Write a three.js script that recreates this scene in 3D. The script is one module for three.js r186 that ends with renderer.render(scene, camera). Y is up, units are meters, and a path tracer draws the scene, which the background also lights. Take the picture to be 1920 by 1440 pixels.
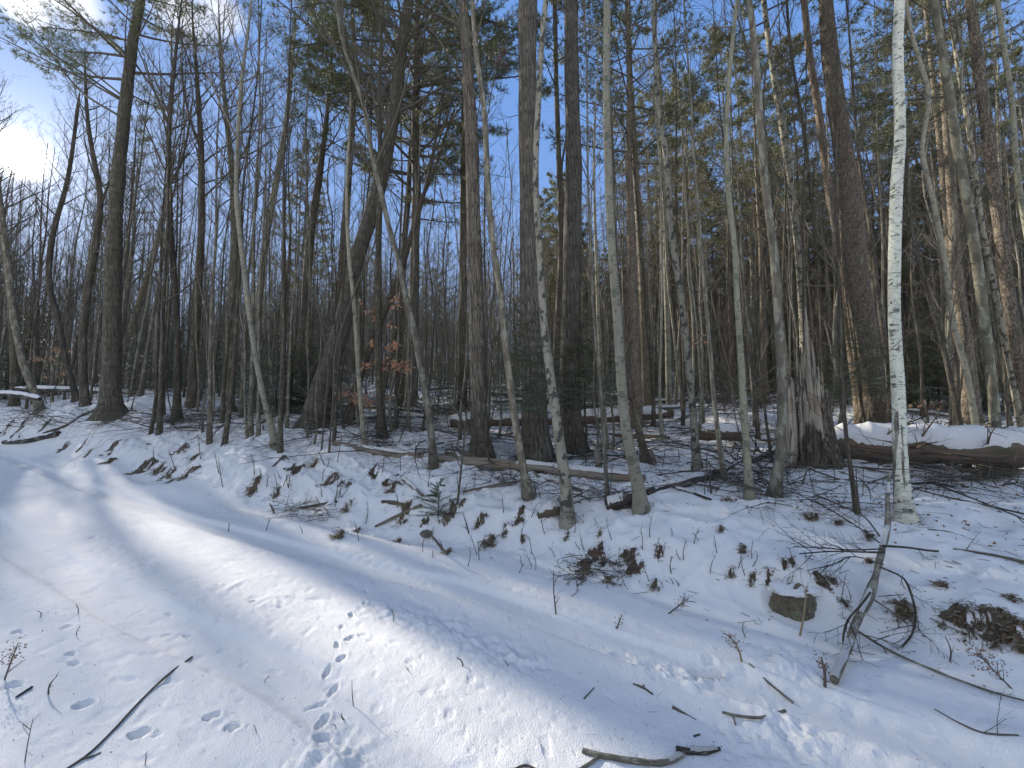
import * as THREE from 'three';

// ------------------------------------------------------------------ camera, sky, sun, exposure
const scene = new THREE.Scene();
const F = 800, CX = 960, CY = 720, PITCH = THREE.MathUtils.degToRad(5), EYE = new THREE.Vector3(0, 1.6, 0);
const camera = new THREE.PerspectiveCamera(2 * THREE.MathUtils.radToDeg(Math.atan(CY / F)), 4 / 3, 0.05, 900);
camera.position.copy(EYE);
camera.rotation.x = PITCH;
scene.add(camera);
const V = (x, y, z) => new THREE.Vector3(x, y, z);
const cp = Math.cos(PITCH), sp = Math.sin(PITCH);
// direction in which the photograph shows the pixel (of 1920 x 1440)
const ray = (px, py) => { const x = (px - CX) / F, y = (CY - py) / F; return V(x, y * cp + sp, y * sp - cp); };
// the point at that pixel, d metres in front of the camera
const at = (px, py, d) => { const r = ray(px, py); return r.multiplyScalar(d / -r.z).add(EYE); };

const SUN = ray(34, 292).normalize();
const SUN_I = 5, SKY_I = 0.76, EXPOSURE = 2.02;

// ------------------------------------------------------------------ numbers
let seed = 1;
const srand = (s) => { seed = s | 0; };
const rnd = () => { seed = (seed + 0x6d2b79f5) | 0; let t = Math.imul(seed ^ (seed >>> 15), 1 | seed); t = (t + Math.imul(t ^ (t >>> 7), 61 | t)) ^ t; return ((t ^ (t >>> 14)) >>> 0) / 4294967296; };
const rr = (a, b) => a + (b - a) * rnd();
const clamp = (x, a, b) => Math.min(b, Math.max(a, x));
const lerp = (a, b, t) => a + (b - a) * t;
const sstep = (a, b, x) => { const t = clamp((x - a) / (b - a), 0, 1); return t * t * (3 - 2 * t); };
const hash2 = (x, y, s) => { let h = Math.imul(x, 374761393) + Math.imul(y, 668265263) + Math.imul(s, 2147483647 ^ 0x5bd1e995); h = Math.imul(h ^ (h >>> 13), 1274126177); h ^= h >>> 16; return (h >>> 0) / 4294967296; };
function vn(x, y, s = 0, px = 0, py = 0) {               // value noise 0..1, periodic when px, py are given
  const ix = Math.floor(x), iy = Math.floor(y), fx = x - ix, fy = y - iy, u = fx * fx * fx * (fx * (fx * 6 - 15) + 10), v = fy * fy * fy * (fy * (fy * 6 - 15) + 10);
  const X = (k) => (px ? ((k % px) + px) % px : k), Y = (k) => (py ? ((k % py) + py) % py : k);
  const a = hash2(X(ix), Y(iy), s), b = hash2(X(ix + 1), Y(iy), s), c = hash2(X(ix), Y(iy + 1), s), d = hash2(X(ix + 1), Y(iy + 1), s);
  return a + (b - a) * u + (c - a) * v + (a - b - c + d) * u * v;
}
function fbm(x, y, s, oct, px = 0, py = 0) { let t = 0, a = 0.5, n = 0; for (let i = 0; i < oct; i++) { t += a * vn(x, y, s + i * 17, px, py); n += a; a *= 0.5; x *= 2; y *= 2; px *= 2; py *= 2; } return t / n; }
const sn = (x, y, s) => vn(x, y, s) * 2 - 1;

// ------------------------------------------------------------------ sky: clear winter air, a hazy aureole round the sun, thin broken cloud, added cloud out of view
{
  // the bright cloud bank above the sun, plus unseen cloud added to whiten shade light
  const seenAndAddedPuffs = [[55, 5, 3.6], [110, -30, 6], [320, 0, 5], [395, -10, 5], [230, -90, 8], [40, -150, 9]].map(([x, y, r]) => [ray(x, y).normalize(), r]).concat([[V(0.3, 0.5, 0.8).normalize(), 62], [V(-0.75, 0.45, 0.6).normalize(), 46], [V(0.9, 0.6, 0.3).normalize(), 34], [V(0, 1, 0.35).normalize(), 34]]);
  const bank = (x, y, z) => { let t = 0; for (const [p, r] of seenAndAddedPuffs) t = Math.max(t, Math.exp(-((Math.acos(clamp(p.x * x + p.y * y + p.z * z, -1, 1)) * 57.3 / r) ** 2))); return t; };
  const W = 2048, H = 1024, data = new Float32Array(W * H * 4);
  for (let r = 0; r < H; r++) {
    const up = ((r + 0.5) / H - 0.5) * Math.PI, sy = Math.sin(up), cu = Math.cos(up);
    for (let c = 0; c < W; c++) {
      const ro = ((c + 0.5) / W - 0.5) * 2 * Math.PI, sx = Math.cos(ro) * cu, sz = Math.sin(ro) * cu;
      const dot = clamp(sx * SUN.x + sy * SUN.y + sz * SUN.z, -1, 1), th = Math.acos(dot) * 57.2958;
      const e = clamp(sy, 0, 1), k = Math.pow(1 - e, 3.0);
      let R = lerp(0.098, 0.40, k), G = lerp(0.218, 0.495, k), B = lerp(0.510, 0.63, k);
      const au = 40 * Math.exp(-((th / 0.9) ** 2)) + 0.7 * Math.exp(-th / 1.5) + 0.36 * Math.exp(-th / 6) + 0.07 * Math.exp(-th / 28);
      if (sy > 0) {
        // a cloud sheet 1 unit up
        const q = 1 / (sy + 0.09), cx = sx * q, cz = sz * q;
        const n = fbm(cx * 1.5 + 3.1, cz * 1.5 + 7.7, 5, 6), wisp = fbm(cx * 5 + 1, cz * 2.2 + 4, 91, 5);
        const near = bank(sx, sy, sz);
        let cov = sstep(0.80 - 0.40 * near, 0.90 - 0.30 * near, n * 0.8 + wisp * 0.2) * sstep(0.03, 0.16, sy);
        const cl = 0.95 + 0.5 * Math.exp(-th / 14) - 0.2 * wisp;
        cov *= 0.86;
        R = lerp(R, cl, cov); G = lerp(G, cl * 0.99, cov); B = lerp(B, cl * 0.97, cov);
      }
      const o = (r * W + c) * 4;
      data[o] = R + au; data[o + 1] = G + au * 0.96; data[o + 2] = B + au * 0.88; data[o + 3] = 1;
    }
  }
  const t = new THREE.DataTexture(data, W, H, THREE.RGBAFormat, THREE.FloatType);
  t.mapping = THREE.EquirectangularReflectionMapping; t.magFilter = t.minFilter = THREE.LinearFilter; t.needsUpdate = true;
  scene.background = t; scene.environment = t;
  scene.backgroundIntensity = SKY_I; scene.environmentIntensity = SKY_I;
}
const sun = new THREE.DirectionalLight(new THREE.Color().setRGB(1, 0.945, 0.865), SUN_I);
sun.name = 'sun';
sun.position.copy(SUN).multiplyScalar(120);
sun.castShadow = true; sun.shadow.radius = 1.9; sun.shadow.mapSize.set(4096, 4096);
Object.assign(sun.shadow.camera, { left: -60, right: 60, top: 60, bottom: -60, near: 1, far: 300 });
scene.add(sun, sun.target);

// ------------------------------------------------------------------ terrain
const UD = [-0.817, -0.577], ND = [0.577, -0.817];        // along the track (towards the sun) and across it (towards the wood), in x and z
const uOf = (x, z) => x * UD[0] + z * UD[1], vOf = (x, z) => x * ND[0] + z * ND[1];
const roadH = (x, z) => 0.02 * Math.max(0, uOf(x, z));
function onRoad(px, py) { const r = ray(px, py); let t = 1; for (let i = 0; i < 30; i++) { const p = r.clone().multiplyScalar(t).add(EYE); t += (roadH(p.x, p.z) - p.y) / r.y * 0.7; } return r.multiplyScalar(t).add(EYE); }
const EDGE = [[1990, 1350], [1900, 1322], [1560, 1232], [1400, 1198], [1250, 1150], [1000, 1070], [750, 1028], [590, 992], [440, 958], [260, 908], [100, 862], [20, 842]].map(([x, y]) => { const p = onRoad(x, y); return [uOf(p.x, p.z), vOf(p.x, p.z)]; }).sort((a, b) => a[0] - b[0]);
EDGE.unshift([-8, EDGE[0][1] + 0.2]); EDGE.push([60, EDGE[EDGE.length - 1][1] - 14]);
const edgeV = (u) => { let i = 0; while (i < EDGE.length - 2 && u > EDGE[i + 1][0]) i++; const [a, b] = [EDGE[i], EDGE[i + 1]]; return a[1] + (b[1] - a[1]) * clamp((u - a[0]) / (b[0] - a[0]), 0, 1); };
const sOf = (x, z) => { const u = uOf(x, z); return vOf(x, z) - (edgeV(u - 0.4) + edgeV(u) + edgeV(u + 0.4)) / 3; };
const anchors = [];
for (const [x, y] of [[100, 1430], [500, 1430], [1000, 1430], [1500, 1430], [1900, 1430], [0, 1200], [300, 1200], [700, 1200], [1000, 1250], [1300, 1300], [1700, 1340], [0, 1000], [200, 1020], [450, 1040], [20, 900], [150, 930], [700, 1080],
  [1900, 1322], [1560, 1232], [1400, 1198], [1250, 1150], [1000, 1070], [750, 1028], [590, 992], [440, 958], [260, 908], [100, 862]]) anchors.push(onRoad(x, y));
for (const [x, y, d] of [[0, 836, 13.5], [0, 775, 18], [0, 728, 27], [205, 832, 12.3], [205, 775, 14.3], [205, 738, 20], [300, 722, 30],
  [440, 905, 7.7], [440, 845, 9.2], [440, 805, 11.5], [440, 765, 16], [440, 732, 24], [590, 930, 6.9], [590, 870, 8.1], [590, 800, 11], [590, 765, 15],
  [800, 960, 5.9], [800, 900, 6.8], [800, 868, 7.6], [800, 805, 10.5], [800, 765, 15], [1000, 1005, 5.0], [985, 927, 5.8], [1000, 858, 7.7], [1000, 805, 11], [1000, 765, 15],
  [1195, 1050, 4.2], [1195, 950, 5.1], [1300, 872, 7], [1250, 805, 10.5], [1400, 1060, 3.8], [1400, 930, 5.1], [1520, 868, 6.6], [1520, 805, 10],
  [1690, 1120, 3.4], [1690, 970, 4.3], [1750, 882, 6.2], [1750, 805, 10], [1850, 1205, 2.75], [1850, 1120, 3.1], [1900, 1000, 3.9], [1900, 900, 5.5], [1900, 800, 10], [1480, 1130, 3.4]]) anchors.push(at(x, y, d));
for (const x of [-400, 0, 300, 640, 960, 1280, 1600, 1920, 2300]) { anchors.push(at(x, 724, 30), at(x, 698, 60), at(x, 676, 125)); }
for (const [x, h, z] of [[0, 0, 3], [6, 0, 3], [-6, 0.05, 3], [-14, 0.1, 2], [12, 0.1, 4], [8, 0.6, -1], [14, 1.5, -6], [0, -0.3, 12], [25, 1, 10], [-25, 0.2, 6], [0, -1, 60], [60, 2, 30], [-60, 1, 20], [-120, 5, -30], [130, 8, -30], [0, -3, 160]]) anchors.push(V(x, h, z));
const tps = (() => {
  const n = anchors.length, N = n + 3, A = [], b = new Float64Array(N), K = (r2) => (r2 < 1e-9 ? 0 : 0.5 * r2 * Math.log(r2));
  for (let i = 0; i < N; i++) A.push(new Float64Array(N));
  for (let i = 0; i < n; i++) {
    const p = anchors[i];
    for (let j = 0; j < n; j++) A[i][j] = K((p.x - anchors[j].x) ** 2 + (p.z - anchors[j].z) ** 2);
    A[i][i] += 0.02;
    A[i][n] = A[n][i] = 1; A[i][n + 1] = A[n + 1][i] = p.x; A[i][n + 2] = A[n + 2][i] = p.z; b[i] = p.y;
  }
  for (let c = 0; c < N; c++) {
    let m = c; for (let r = c + 1; r < N; r++) if (Math.abs(A[r][c]) > Math.abs(A[m][c])) m = r;
    [A[c], A[m]] = [A[m], A[c]]; [b[c], b[m]] = [b[m], b[c]];
    for (let r = c + 1; r < N; r++) { const f = A[r][c] / A[c][c]; if (f) { for (let k = c; k < N; k++) A[r][k] -= f * A[c][k]; b[r] -= f * b[c]; } }
  }
  for (let c = N - 1; c >= 0; c--) { for (let k = c + 1; k < N; k++) b[c] -= A[c][k] * b[k]; b[c] /= A[c][c]; }
  return (x, z) => { let h = b[n] + b[n + 1] * x + b[n + 2] * z; for (let i = 0; i < n; i++) { const dx = x - anchors[i].x, dz = z - anchors[i].z; h += b[i] * K(dx * dx + dz * dz); } return h; };
})();
const prints = [];                                         // hollows pressed into the snow: x, z, half length, half width, turn, depth
const wells = [];                                          // melt hollows round the trunks: x, z, radius
const lips = [];                                           // little shelves of snow over bare patches: x, z, width, height, downhill direction
const churn = [];                                          // stretches of broken snow
function relief(x, z) {
  const u = uOf(x, z), s = sOf(x, z), d = Math.hypot(x, z);
  const bank = sstep(0.05, 0.5, s) * (1 - sstep(2.2, 3.4, s)), floor = sstep(1.6, 3, s), road = 1 - sstep(-0.15, 0.25, s);
  let h = 0;
  h += 0.05 * Math.exp(-(((s + 0.12) / 0.2) ** 2)) * (0.7 + 0.6 * vn(u * 1.3, 3, 8)) - 0.09 * Math.exp(-(((s - 0.42) / 0.26) ** 2)) * (0.4 + vn(u * 0.8, 1, 9));
  if (bank > 0.01) {
    const w = 0.25 * sn(x * 1.1, z * 1.1, 31), a = 1 - Math.abs(sn(u * 1.7 + w, s * 2.6 - u * 0.5 + w, 3)), b = 1 - Math.abs(sn(x * 4.6 + 9, z * 4.6, 4));
    const calm = 0.45 + 0.55 * sstep(0.5, 5, u);
    h += calm * bank * (0.085 * (a * a - 0.5) + 0.05 * (b * b - 0.5) + 0.09 * sn(x * 0.9, z * 0.9, 5) + 0.03 * sn(x * 6.5, z * 6.5, 7) + 0.012 * sn(x * 15, z * 15, 6));
  }
  if (floor > 0.01 && d < 60) {
    h += floor * (0.14 * sn(x * 0.55, z * 0.55, 11) + 0.07 * sn(x * 1.5, z * 1.5, 12) + 0.03 * sn(x * 4, z * 4, 13) + (d < 25 ? 0.012 * sn(x * 10, z * 10, 14) : 0));
  }
  if (road > 0.01) {
    h += road * (0.018 * sn(x * 0.6, z * 0.6, 21) + 0.007 * sn(x * 2.1, z * 2.1, 22) + (d < 14 ? 0.0025 * sn(x * 9, z * 9, 23) + 0.0012 * sn(x * 31, z * 31, 24) - 0.007 * sstep(0.80, 0.95, vn(x * 12, z * 12, 26)) - 0.004 * sstep(0.8, 0.95, vn(x * 30, z * 30, 35)) : 0));
    const lane = (c, w, dep) => { const q = Math.abs(s - c - 0.06 * sn(u * 0.5, c, 25)); return -dep * (1 - sstep(w * 0.75, w * 1.15, q)) + dep * 0.35 * Math.exp(-(((q - w * 1.6) / 0.15) ** 2)) * (0.5 + vn(u * 2, c, 36)); };
    if (d < 9) { const q = Math.abs(s + 0.72 + 0.06 * sn(u * 0.5, -0.72, 25)); h += road * 0.006 * Math.sin(u * 46 + (s + 0.72) * 18) * sstep(0.08, 0.14, q) * (1 - sstep(0.2, 0.3, q)) * vn(u * 1.2, 2, 37); }
    h += road * (lane(-0.72, 0.17, 0.045) + lane(-2.35, 0.2, 0.03));
  }
  for (const [cx, cz, cr, amp] of churn) {
    const q = (x - cx) ** 2 + (z - cz) ** 2;
    if (q < cr * cr * 4) { const m = Math.exp(-q / (cr * cr)); h += m * amp * (sn(x * 16, z * 16, 27) * 0.6 + sn(x * 38, z * 38, 28) * 0.4 + 0.25); }
  }
  for (const [cx, cz, R] of wells) { const q = (x - cx) ** 2 + (z - cz) ** 2; if (q < R * R * 9) { const r = Math.sqrt(q) / R; h += 0.10 * Math.min(1, R * 4) * (-Math.exp(-((r / 1.35) ** 2)) + 0.3 * Math.exp(-(((r - 2.1) / 0.5) ** 2))) * (0.7 + 0.6 * vn(x * 6, z * 6, 34)); } }
  for (const [cx, cz, W, A, gx, gz] of lips) {
    const dx = x - cx, dz = z - cz;
    if (dx * dx + dz * dz > 12 * W * W) continue;
    const l = (dx * gx + dz * gz) / W, m = (-dx * gz + dz * gx) / W;
    h += A * Math.exp(-m * m / 1.9) * sstep(-2.4, -0.25, l) * (1 - sstep(-0.1, 0.3, l + 0.35 * sn(m * 2.5 + cx * 9, cz * 9, 33)));
  }
  for (const [cx, cz, a, b, t, dep] of prints) {
    const dx = x - cx, dz = z - cz;
    if (dx * dx + dz * dz > 4.5 * a * a) continue;
    const l = (dx * Math.cos(t) + dz * Math.sin(t)) / a, m = (-dx * Math.sin(t) + dz * Math.cos(t)) / b, q = Math.hypot(l, m) * (1 + 0.25 * sn(x * 30, z * 30, 29));
    h += -dep * (1 - sstep(0.62, 1.08, q)) + dep * 0.22 * Math.exp(-(((q - 1.25) / 0.22) ** 2));
  }
  return h;
}
const hBase = (x, z) => { const s = sOf(x, z), k = sstep(-0.5, 0.7, s); return k > 0.999 ? tps(x, z) : lerp(roadH(x, z) + 0.02 * sstep(-3.5, -6, s), k > 0 ? tps(x, z) : 0, k); };
const H = (x, z) => hBase(x, z) + relief(x, z);
// how much a round thing widens in the picture away from the lens axis
const off = (px, py) => 1 / Math.hypot(1, (px - CX) / F, (py - CY) / F), offx = (px) => 1 / Math.hypot(1, (px - CX) / F);
// where the sight line through that pixel meets the ground
function hit(px, py, far = 140) {
  const r = ray(px, py); let t0 = 0.8, t1 = t0;
  for (; t1 < far; t1 *= 1.02) { const p = r.clone().multiplyScalar(t1).add(EYE); if (p.y < H(p.x, p.z)) break; t0 = t1; }
  for (let i = 0; i < 14; i++) { const m = (t0 + t1) / 2, p = r.clone().multiplyScalar(m).add(EYE); if (p.y < H(p.x, p.z)) t1 = m; else t0 = m; }
  return r.multiplyScalar(t1).add(EYE);
}
const ground = (x, z, up = 0) => V(x, H(x, z) + up, z);
{
  const P = [[687, 1109, 5, 3], [684, 1130, 5, 3.5], [658, 1153, 6, 4], [655, 1198, 8, 3.6], [632, 1212, 8, 3], [640, 1237, 8, 4], [613, 1256, 9, 3], [625, 1287, 10, 4.2], [596, 1316, 10, 3.5], [606, 1347, 10, 4.4], [604, 1385, 9, 7],
    [318, 1147, 7, 3.4], [359, 1136, 7, 2.6], [312, 1183, 7, 3.2], [352, 1184, 8, 3], [475, 1128, 6, 3.2], [125, 1181, 7, 4], [134, 1231, 6, 4], [137, 1248, 9, 3.6], [34, 1189, 7, 4], [22, 1287, 9, 6],
    [156, 1325, 10, 7], [262, 1380, 9, 6], [397, 1347, 10, 5], [437, 1369, 9, 4], [275, 1047, 8, 4], [175, 1008, 8, 4], [210, 1010, 7, 4], [1160, 1218, 12, 6], [1325, 1257, 24, 7], [1330, 1240, 9, 5], [640, 1175, 6, 3]];
  srand(77);
  const made = P.map(([x, y, a, b]) => { const p = onRoad(x, y); return [p.x, p.z, a / (x > 580 && x < 700 ? 165 : 200), b / (x > 580 && x < 700 ? 185 : 200), Math.atan2(-0.93, 0.1) + rr(-0.5, 0.5) + (x < 600 ? 1.2 : x > 1100 ? 1.6 : 0), x === 1325 ? 0.06 : rr(0.018, 0.034)]; });
  
  const ch = [[690, 1140, 0.12], [740, 1150, 0.14], [800, 1162, 0.16], [850, 1182, 0.16], [900, 1205, 0.16], [950, 1225, 0.15], [1000, 1245, 0.13], [1200, 1238, 0.12], [1250, 1255, 0.14], [1290, 1270, 0.14], [1450, 1240, 0.15], [1500, 1270, 0.15], [620, 1410, 0.14], [640, 1435, 0.14], [1440, 1330, 0.12], [1400, 1400, 0.14], [1500, 1390, 0.15], [200, 1030, 0.3], [260, 1060, 0.25], [420, 1100, 0.22], [520, 1130, 0.2]].map(([x, y, r]) => { const p = onRoad(x, y); return [p.x, p.z, r, x < 560 ? 0.016 : x < 700 ? 0.02 : 0.026]; });
  prints.push(...made); churn.push(...ch);
}

// bare patches of the bank: pixel, pixel, width, height, kind
const CLODS = [[160, 830, 26, 9, 'dark'], [215, 838, 36, 20, 'soil'], [170, 848, 22, 12, 'soil'], [122, 838, 20, 14, 'soil'], [277, 836, 14, 7, 'soil'], [207, 868, 20, 26, 'dark'], [272, 877, 46, 20, 'grass'], [303, 880, 30, 17, 'grass'], [322, 893, 30, 21, 'grass'], [356, 890, 34, 25, 'grass'], [322, 904, 20, 9, 'moss'], [368, 861, 26, 14, 'dark'], [344, 842, 40, 10, 'soil'], [478, 915, 20, 15, 'grass'], [42, 800, 30, 16, 'dark'], [15, 803, 24, 14, 'dark'], [90, 792, 26, 10, 'dark'], [533, 864, 22, 22, 'soil'], [555, 882, 34, 13, 'dark'], [592, 870, 18, 9, 'grass'], [477, 914, 26, 14, 'grass'], [522, 922, 13, 16, 'grass'], [622, 902, 24, 24, 'grass'], [652, 908, 22, 18, 'soil'], [700, 886, 30, 20, 'dark'], [727, 905, 16, 10, 'dark'], [740, 915, 20, 17, 'grass'], [652, 954, 15, 13, 'grass'], [642, 1005, 22, 14, 'grass'], [672, 995, 15, 8, 'dark'], [747, 1017, 11, 16, 'leaf'], [800, 1010, 24, 18, 'stone'], [840, 1037, 16, 12, 'soil'], [760, 962, 30, 16, 'grass'], [848, 955, 40, 24, 'soil'], [800, 975, 18, 12, 'dark'], [901, 980, 20, 17, 'soil'], [950, 991, 16, 19, 'soil'], [919, 1020, 24, 28, 'grass'], [982, 1012, 9, 12, 'soil'], [1064, 1006, 10, 16, 'moss'], [1125, 1000, 9, 9, 'moss'], [1122, 1041, 38, 20, 'leaf'], [1100, 1063, 42, 18, 'dark'], [1132, 1057, 11, 10, 'dark'], [1182, 1043, 32, 13, 'dark'], [1187, 1068, 38, 20, 'dark'], [1145, 1092, 32, 16, 'soil'], [1230, 1098, 18, 16, 'soil'], [1237, 1035, 13, 14, 'leaf'], [977, 966, 18, 20, 'dark'], [1090, 1085, 14, 10, 'dark'], [1526, 973, 34, 17, 'soil'], [1571, 983, 15, 8, 'dark'], [1364, 940, 17, 10, 'soil'], [1352, 995, 14, 8, 'soil'], [1394, 1038, 20, 14, 'dark'], [1626, 1006, 28, 9, 'dark'], [1629, 1054, 13, 9, 'leaf'], [1768, 1098, 30, 12, 'soil'], [1684, 1145, 48, 22, 'soil'], [1700, 1150, 26, 14, 'grass'], [1372, 1078, 12, 20, 'soil'], [1410, 1095, 14, 12, 'dark'], [1585, 1140, 16, 8, 'dark'], [1792, 1160, 56, 34, 'soil'], [1832, 1176, 70, 46, 'dark'], [1872, 1184, 56, 40, 'soil'], [1885, 1196, 84, 46, 'dark'], [1930, 1208, 84, 46, 'grass'], [1900, 1125, 26, 9, 'dark'], [1441, 1104, 18, 9, 'dark'], [1484, 1090, 30, 7, 'dark'], [1541, 1106, 28, 11, 'dark'], [1560, 1100, 18, 8, 'soil']];
const BOULDER = hit(1487, 1130);
{
  const made = CLODS.map(([x, y, w, h]) => {
    const p = hit(x, y), k = -p.z / F * off(x, y), W = w * k / 2, A = h * k * 0.42, e = 0.25, gx = hBase(p.x - e, p.z) - hBase(p.x + e, p.z) - 0.1 * ND[0], gz = hBase(p.x, p.z - e) - hBase(p.x, p.z + e) - 0.1 * ND[1], n = Math.hypot(gx, gz) || 1;
    return { p, l: [p.x, p.z, W, A, gx / n, gz / n] };
  });
  made.forEach((m, i) => { CLODS[i].push(m.p, m.l); lips.push(m.l); });
  lips.push([BOULDER.x, BOULDER.z - 0.05, 0.2, 0.16, -ND[0], -ND[1]]);
}

// ------------------------------------------------------------------ geometry collector
class Geo {
  constructor() { this.p = []; this.n = []; this.t = []; this.i = []; }
  // a tapered tube through points; uRep whole turns of the texture, vK texture heights per metre
  tube(pts, rad, sides, uRep = 1, vK = 1, o = {}) {
    const base = this.p.length / 3, m = pts.length, t = V(), a = V(), b = V(), ref = V();
    let len = 0; const v0 = o.v0 ?? 0;
    for (let k = 0; k < m; k++) {
      t.subVectors(pts[Math.min(m - 1, k + 1)], pts[Math.max(0, k - 1)]).normalize();
      if (k === 0) { ref.set(Math.abs(t.x) < 0.7 ? 1 : 0, 0, Math.abs(t.x) < 0.7 ? 0 : 1); a.copy(ref).addScaledVector(t, -ref.dot(t)).normalize(); } else { a.addScaledVector(t, -a.dot(t)).normalize(); len += pts[k].distanceTo(pts[k - 1]); }
      b.crossVectors(t, a);
      const ss = sides + 1;
      for (let s = 0; s < ss; s++) {
        const w = (s % sides) / sides * Math.PI * 2, c = Math.cos(w), q = Math.sin(w), r = rad[k] * (o.shape ? o.shape(w, len, k / (m - 1)) : 1);
        const nx = a.x * c + b.x * q, ny = a.y * c + b.y * q, nz = a.z * c + b.z * q;
        this.p.push(pts[k].x + nx * r, pts[k].y + ny * r, pts[k].z + nz * r); this.n.push(nx, ny, nz); this.t.push(s / sides * uRep, (len + v0) * vK);
      }
      if (k) for (let s = 0; s < sides; s++) { const A = base + (k - 1) * ss + s, B = A + ss; this.i.push(A, A + 1, B, B, A + 1, B + 1); }
    }
    const ss = sides + 1;
    if (o.cap0) this.fan(base, sides, pts[0], V().subVectors(pts[0], pts[1]).normalize(), true);
    if (o.cap1) this.fan(base + (m - 1) * ss, sides, pts[m - 1], V().subVectors(pts[m - 1], pts[m - 2]).normalize(), false);
    return this;
  }
  fan(from, sides, c, n, flip) {
    const o = this.p.length / 3;
    this.p.push(c.x, c.y, c.z); this.n.push(n.x, n.y, n.z); this.t.push(0.5, 0.5);
    for (let s = 0; s <= sides; s++) { const k = (from + s) * 3; this.p.push(this.p[k], this.p[k + 1], this.p[k + 2]); this.n.push(n.x, n.y, n.z); this.t.push(0.5 + 0.2 * Math.cos(s), 0.5 + 0.2 * Math.sin(s)); }
    for (let s = 0; s < sides; s++) flip ? this.i.push(o, o + 2 + s, o + 1 + s) : this.i.push(o, o + 1 + s, o + 2 + s);
  }
  // a spike: three sides running to a point
  spike(a, b, r) {
    const t = V().subVectors(b, a).normalize(), x = V(Math.abs(t.y) < 0.9 ? 0 : 1, Math.abs(t.y) < 0.9 ? 1 : 0, 0).cross(t).normalize(), y = V().crossVectors(t, x), o = this.p.length / 3;
    for (let s = 0; s < 3; s++) { const w = s * 2.0944, nx = x.x * Math.cos(w) + y.x * Math.sin(w), ny = x.y * Math.cos(w) + y.y * Math.sin(w), nz = x.z * Math.cos(w) + y.z * Math.sin(w); this.p.push(a.x + nx * r, a.y + ny * r, a.z + nz * r); this.n.push(nx, ny, nz); this.t.push(s / 3, 0); }
    this.p.push(b.x, b.y, b.z); this.n.push(t.x, t.y, t.z); this.t.push(0.5, a.distanceTo(b));
    for (let s = 0; s < 3; s++) this.i.push(o + s, o + (s + 1) % 3, o + 3);
  }
  tri(a, b, c, n) { const f = V().subVectors(b, a).cross(V().subVectors(c, a)).normalize(); if (f.dot(n) < 0) { [b, c] = [c, b]; f.negate(); } n = f; const o = this.p.length / 3; for (const q of [a, b, c]) { this.p.push(q.x, q.y, q.z); this.n.push(n.x, n.y, n.z); this.t.push(0, 0); } this.i.push(o, o + 1, o + 2); }
  build(name, mat, parent) {
    const g = new THREE.BufferGeometry();
    g.setAttribute('position', new THREE.BufferAttribute(new Float32Array(this.p), 3));
    g.setAttribute('normal', new THREE.BufferAttribute(new Float32Array(this.n), 3));
    g.setAttribute('uv', new THREE.BufferAttribute(new Float32Array(this.t), 2));
    g.setIndex(this.i);
    return addMesh(name, g, mat, parent);
  }
}
function addMesh(name, g, mat, parent) { const m = new THREE.Mesh(g, mat); m.name = name; m.castShadow = m.receiveShadow = true; if (parent) parent.add(m); return m; }
const used = {};
const things = [];
const numbered = (n) => { n = n.replace(/_\d{3}$/, ''); const k = (used[n] = (used[n] ?? -1) + 1); return k ? n + '_' + String(k).padStart(3, '0') : n; };
function thing(name, label, category, pos, group) {
  const o = new THREE.Group(); o.name = numbered(name); if (pos) o.position.copy(pos); scene.add(o);
  o.userData = { label, category }; if (group) o.userData.group = group;
  things.push(o); return o;
}
function copyOf(proto, label, group) { const c = proto.clone(); c.name = numbered(proto.userData.base); c.userData = { label, category: proto.userData.category, group }; scene.add(c); things.push(c); return c; }

// ------------------------------------------------------------------ textures and materials
const toS = (x) => { x = clamp(x, 0, 1); return 255 * (x <= 0.0031308 ? x * 12.92 : 1.055 * Math.pow(x, 1 / 2.4) - 0.055); };
function tex(w, h, fn, srgb = true) {
  const d = new Uint8Array(w * h * 4);
  for (let y = 0; y < h; y++) for (let x = 0; x < w; x++) {
    const c = fn(x / w, y / h), o = (y * w + x) * 4;
    if (srgb) { d[o] = toS(c[0]); d[o + 1] = toS(c[1]); d[o + 2] = toS(c[2]); } else d[o] = d[o + 1] = d[o + 2] = clamp(c, 0, 1) * 255;
    d[o + 3] = 255;
  }
  const t = new THREE.DataTexture(d, w, h); t.wrapS = t.wrapT = THREE.RepeatWrapping; t.magFilter = t.minFilter = THREE.LinearFilter; if (srgb) t.colorSpace = THREE.SRGBColorSpace; t.needsUpdate = true;
  return t;
}
const mix3 = (a, b, t) => [lerp(a[0], b[0], t), lerp(a[1], b[1], t), lerp(a[2], b[2], t)];
function barkMat(name, colorFn, heightFn, bump, rough = 0.9, w = 256, h = 1024) {
  const m = new THREE.MeshStandardMaterial({ roughness: rough, map: tex(w, h, colorFn), bumpMap: tex(w, h, heightFn, false), bumpScale: bump }); m.name = name; return m;
}
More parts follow.
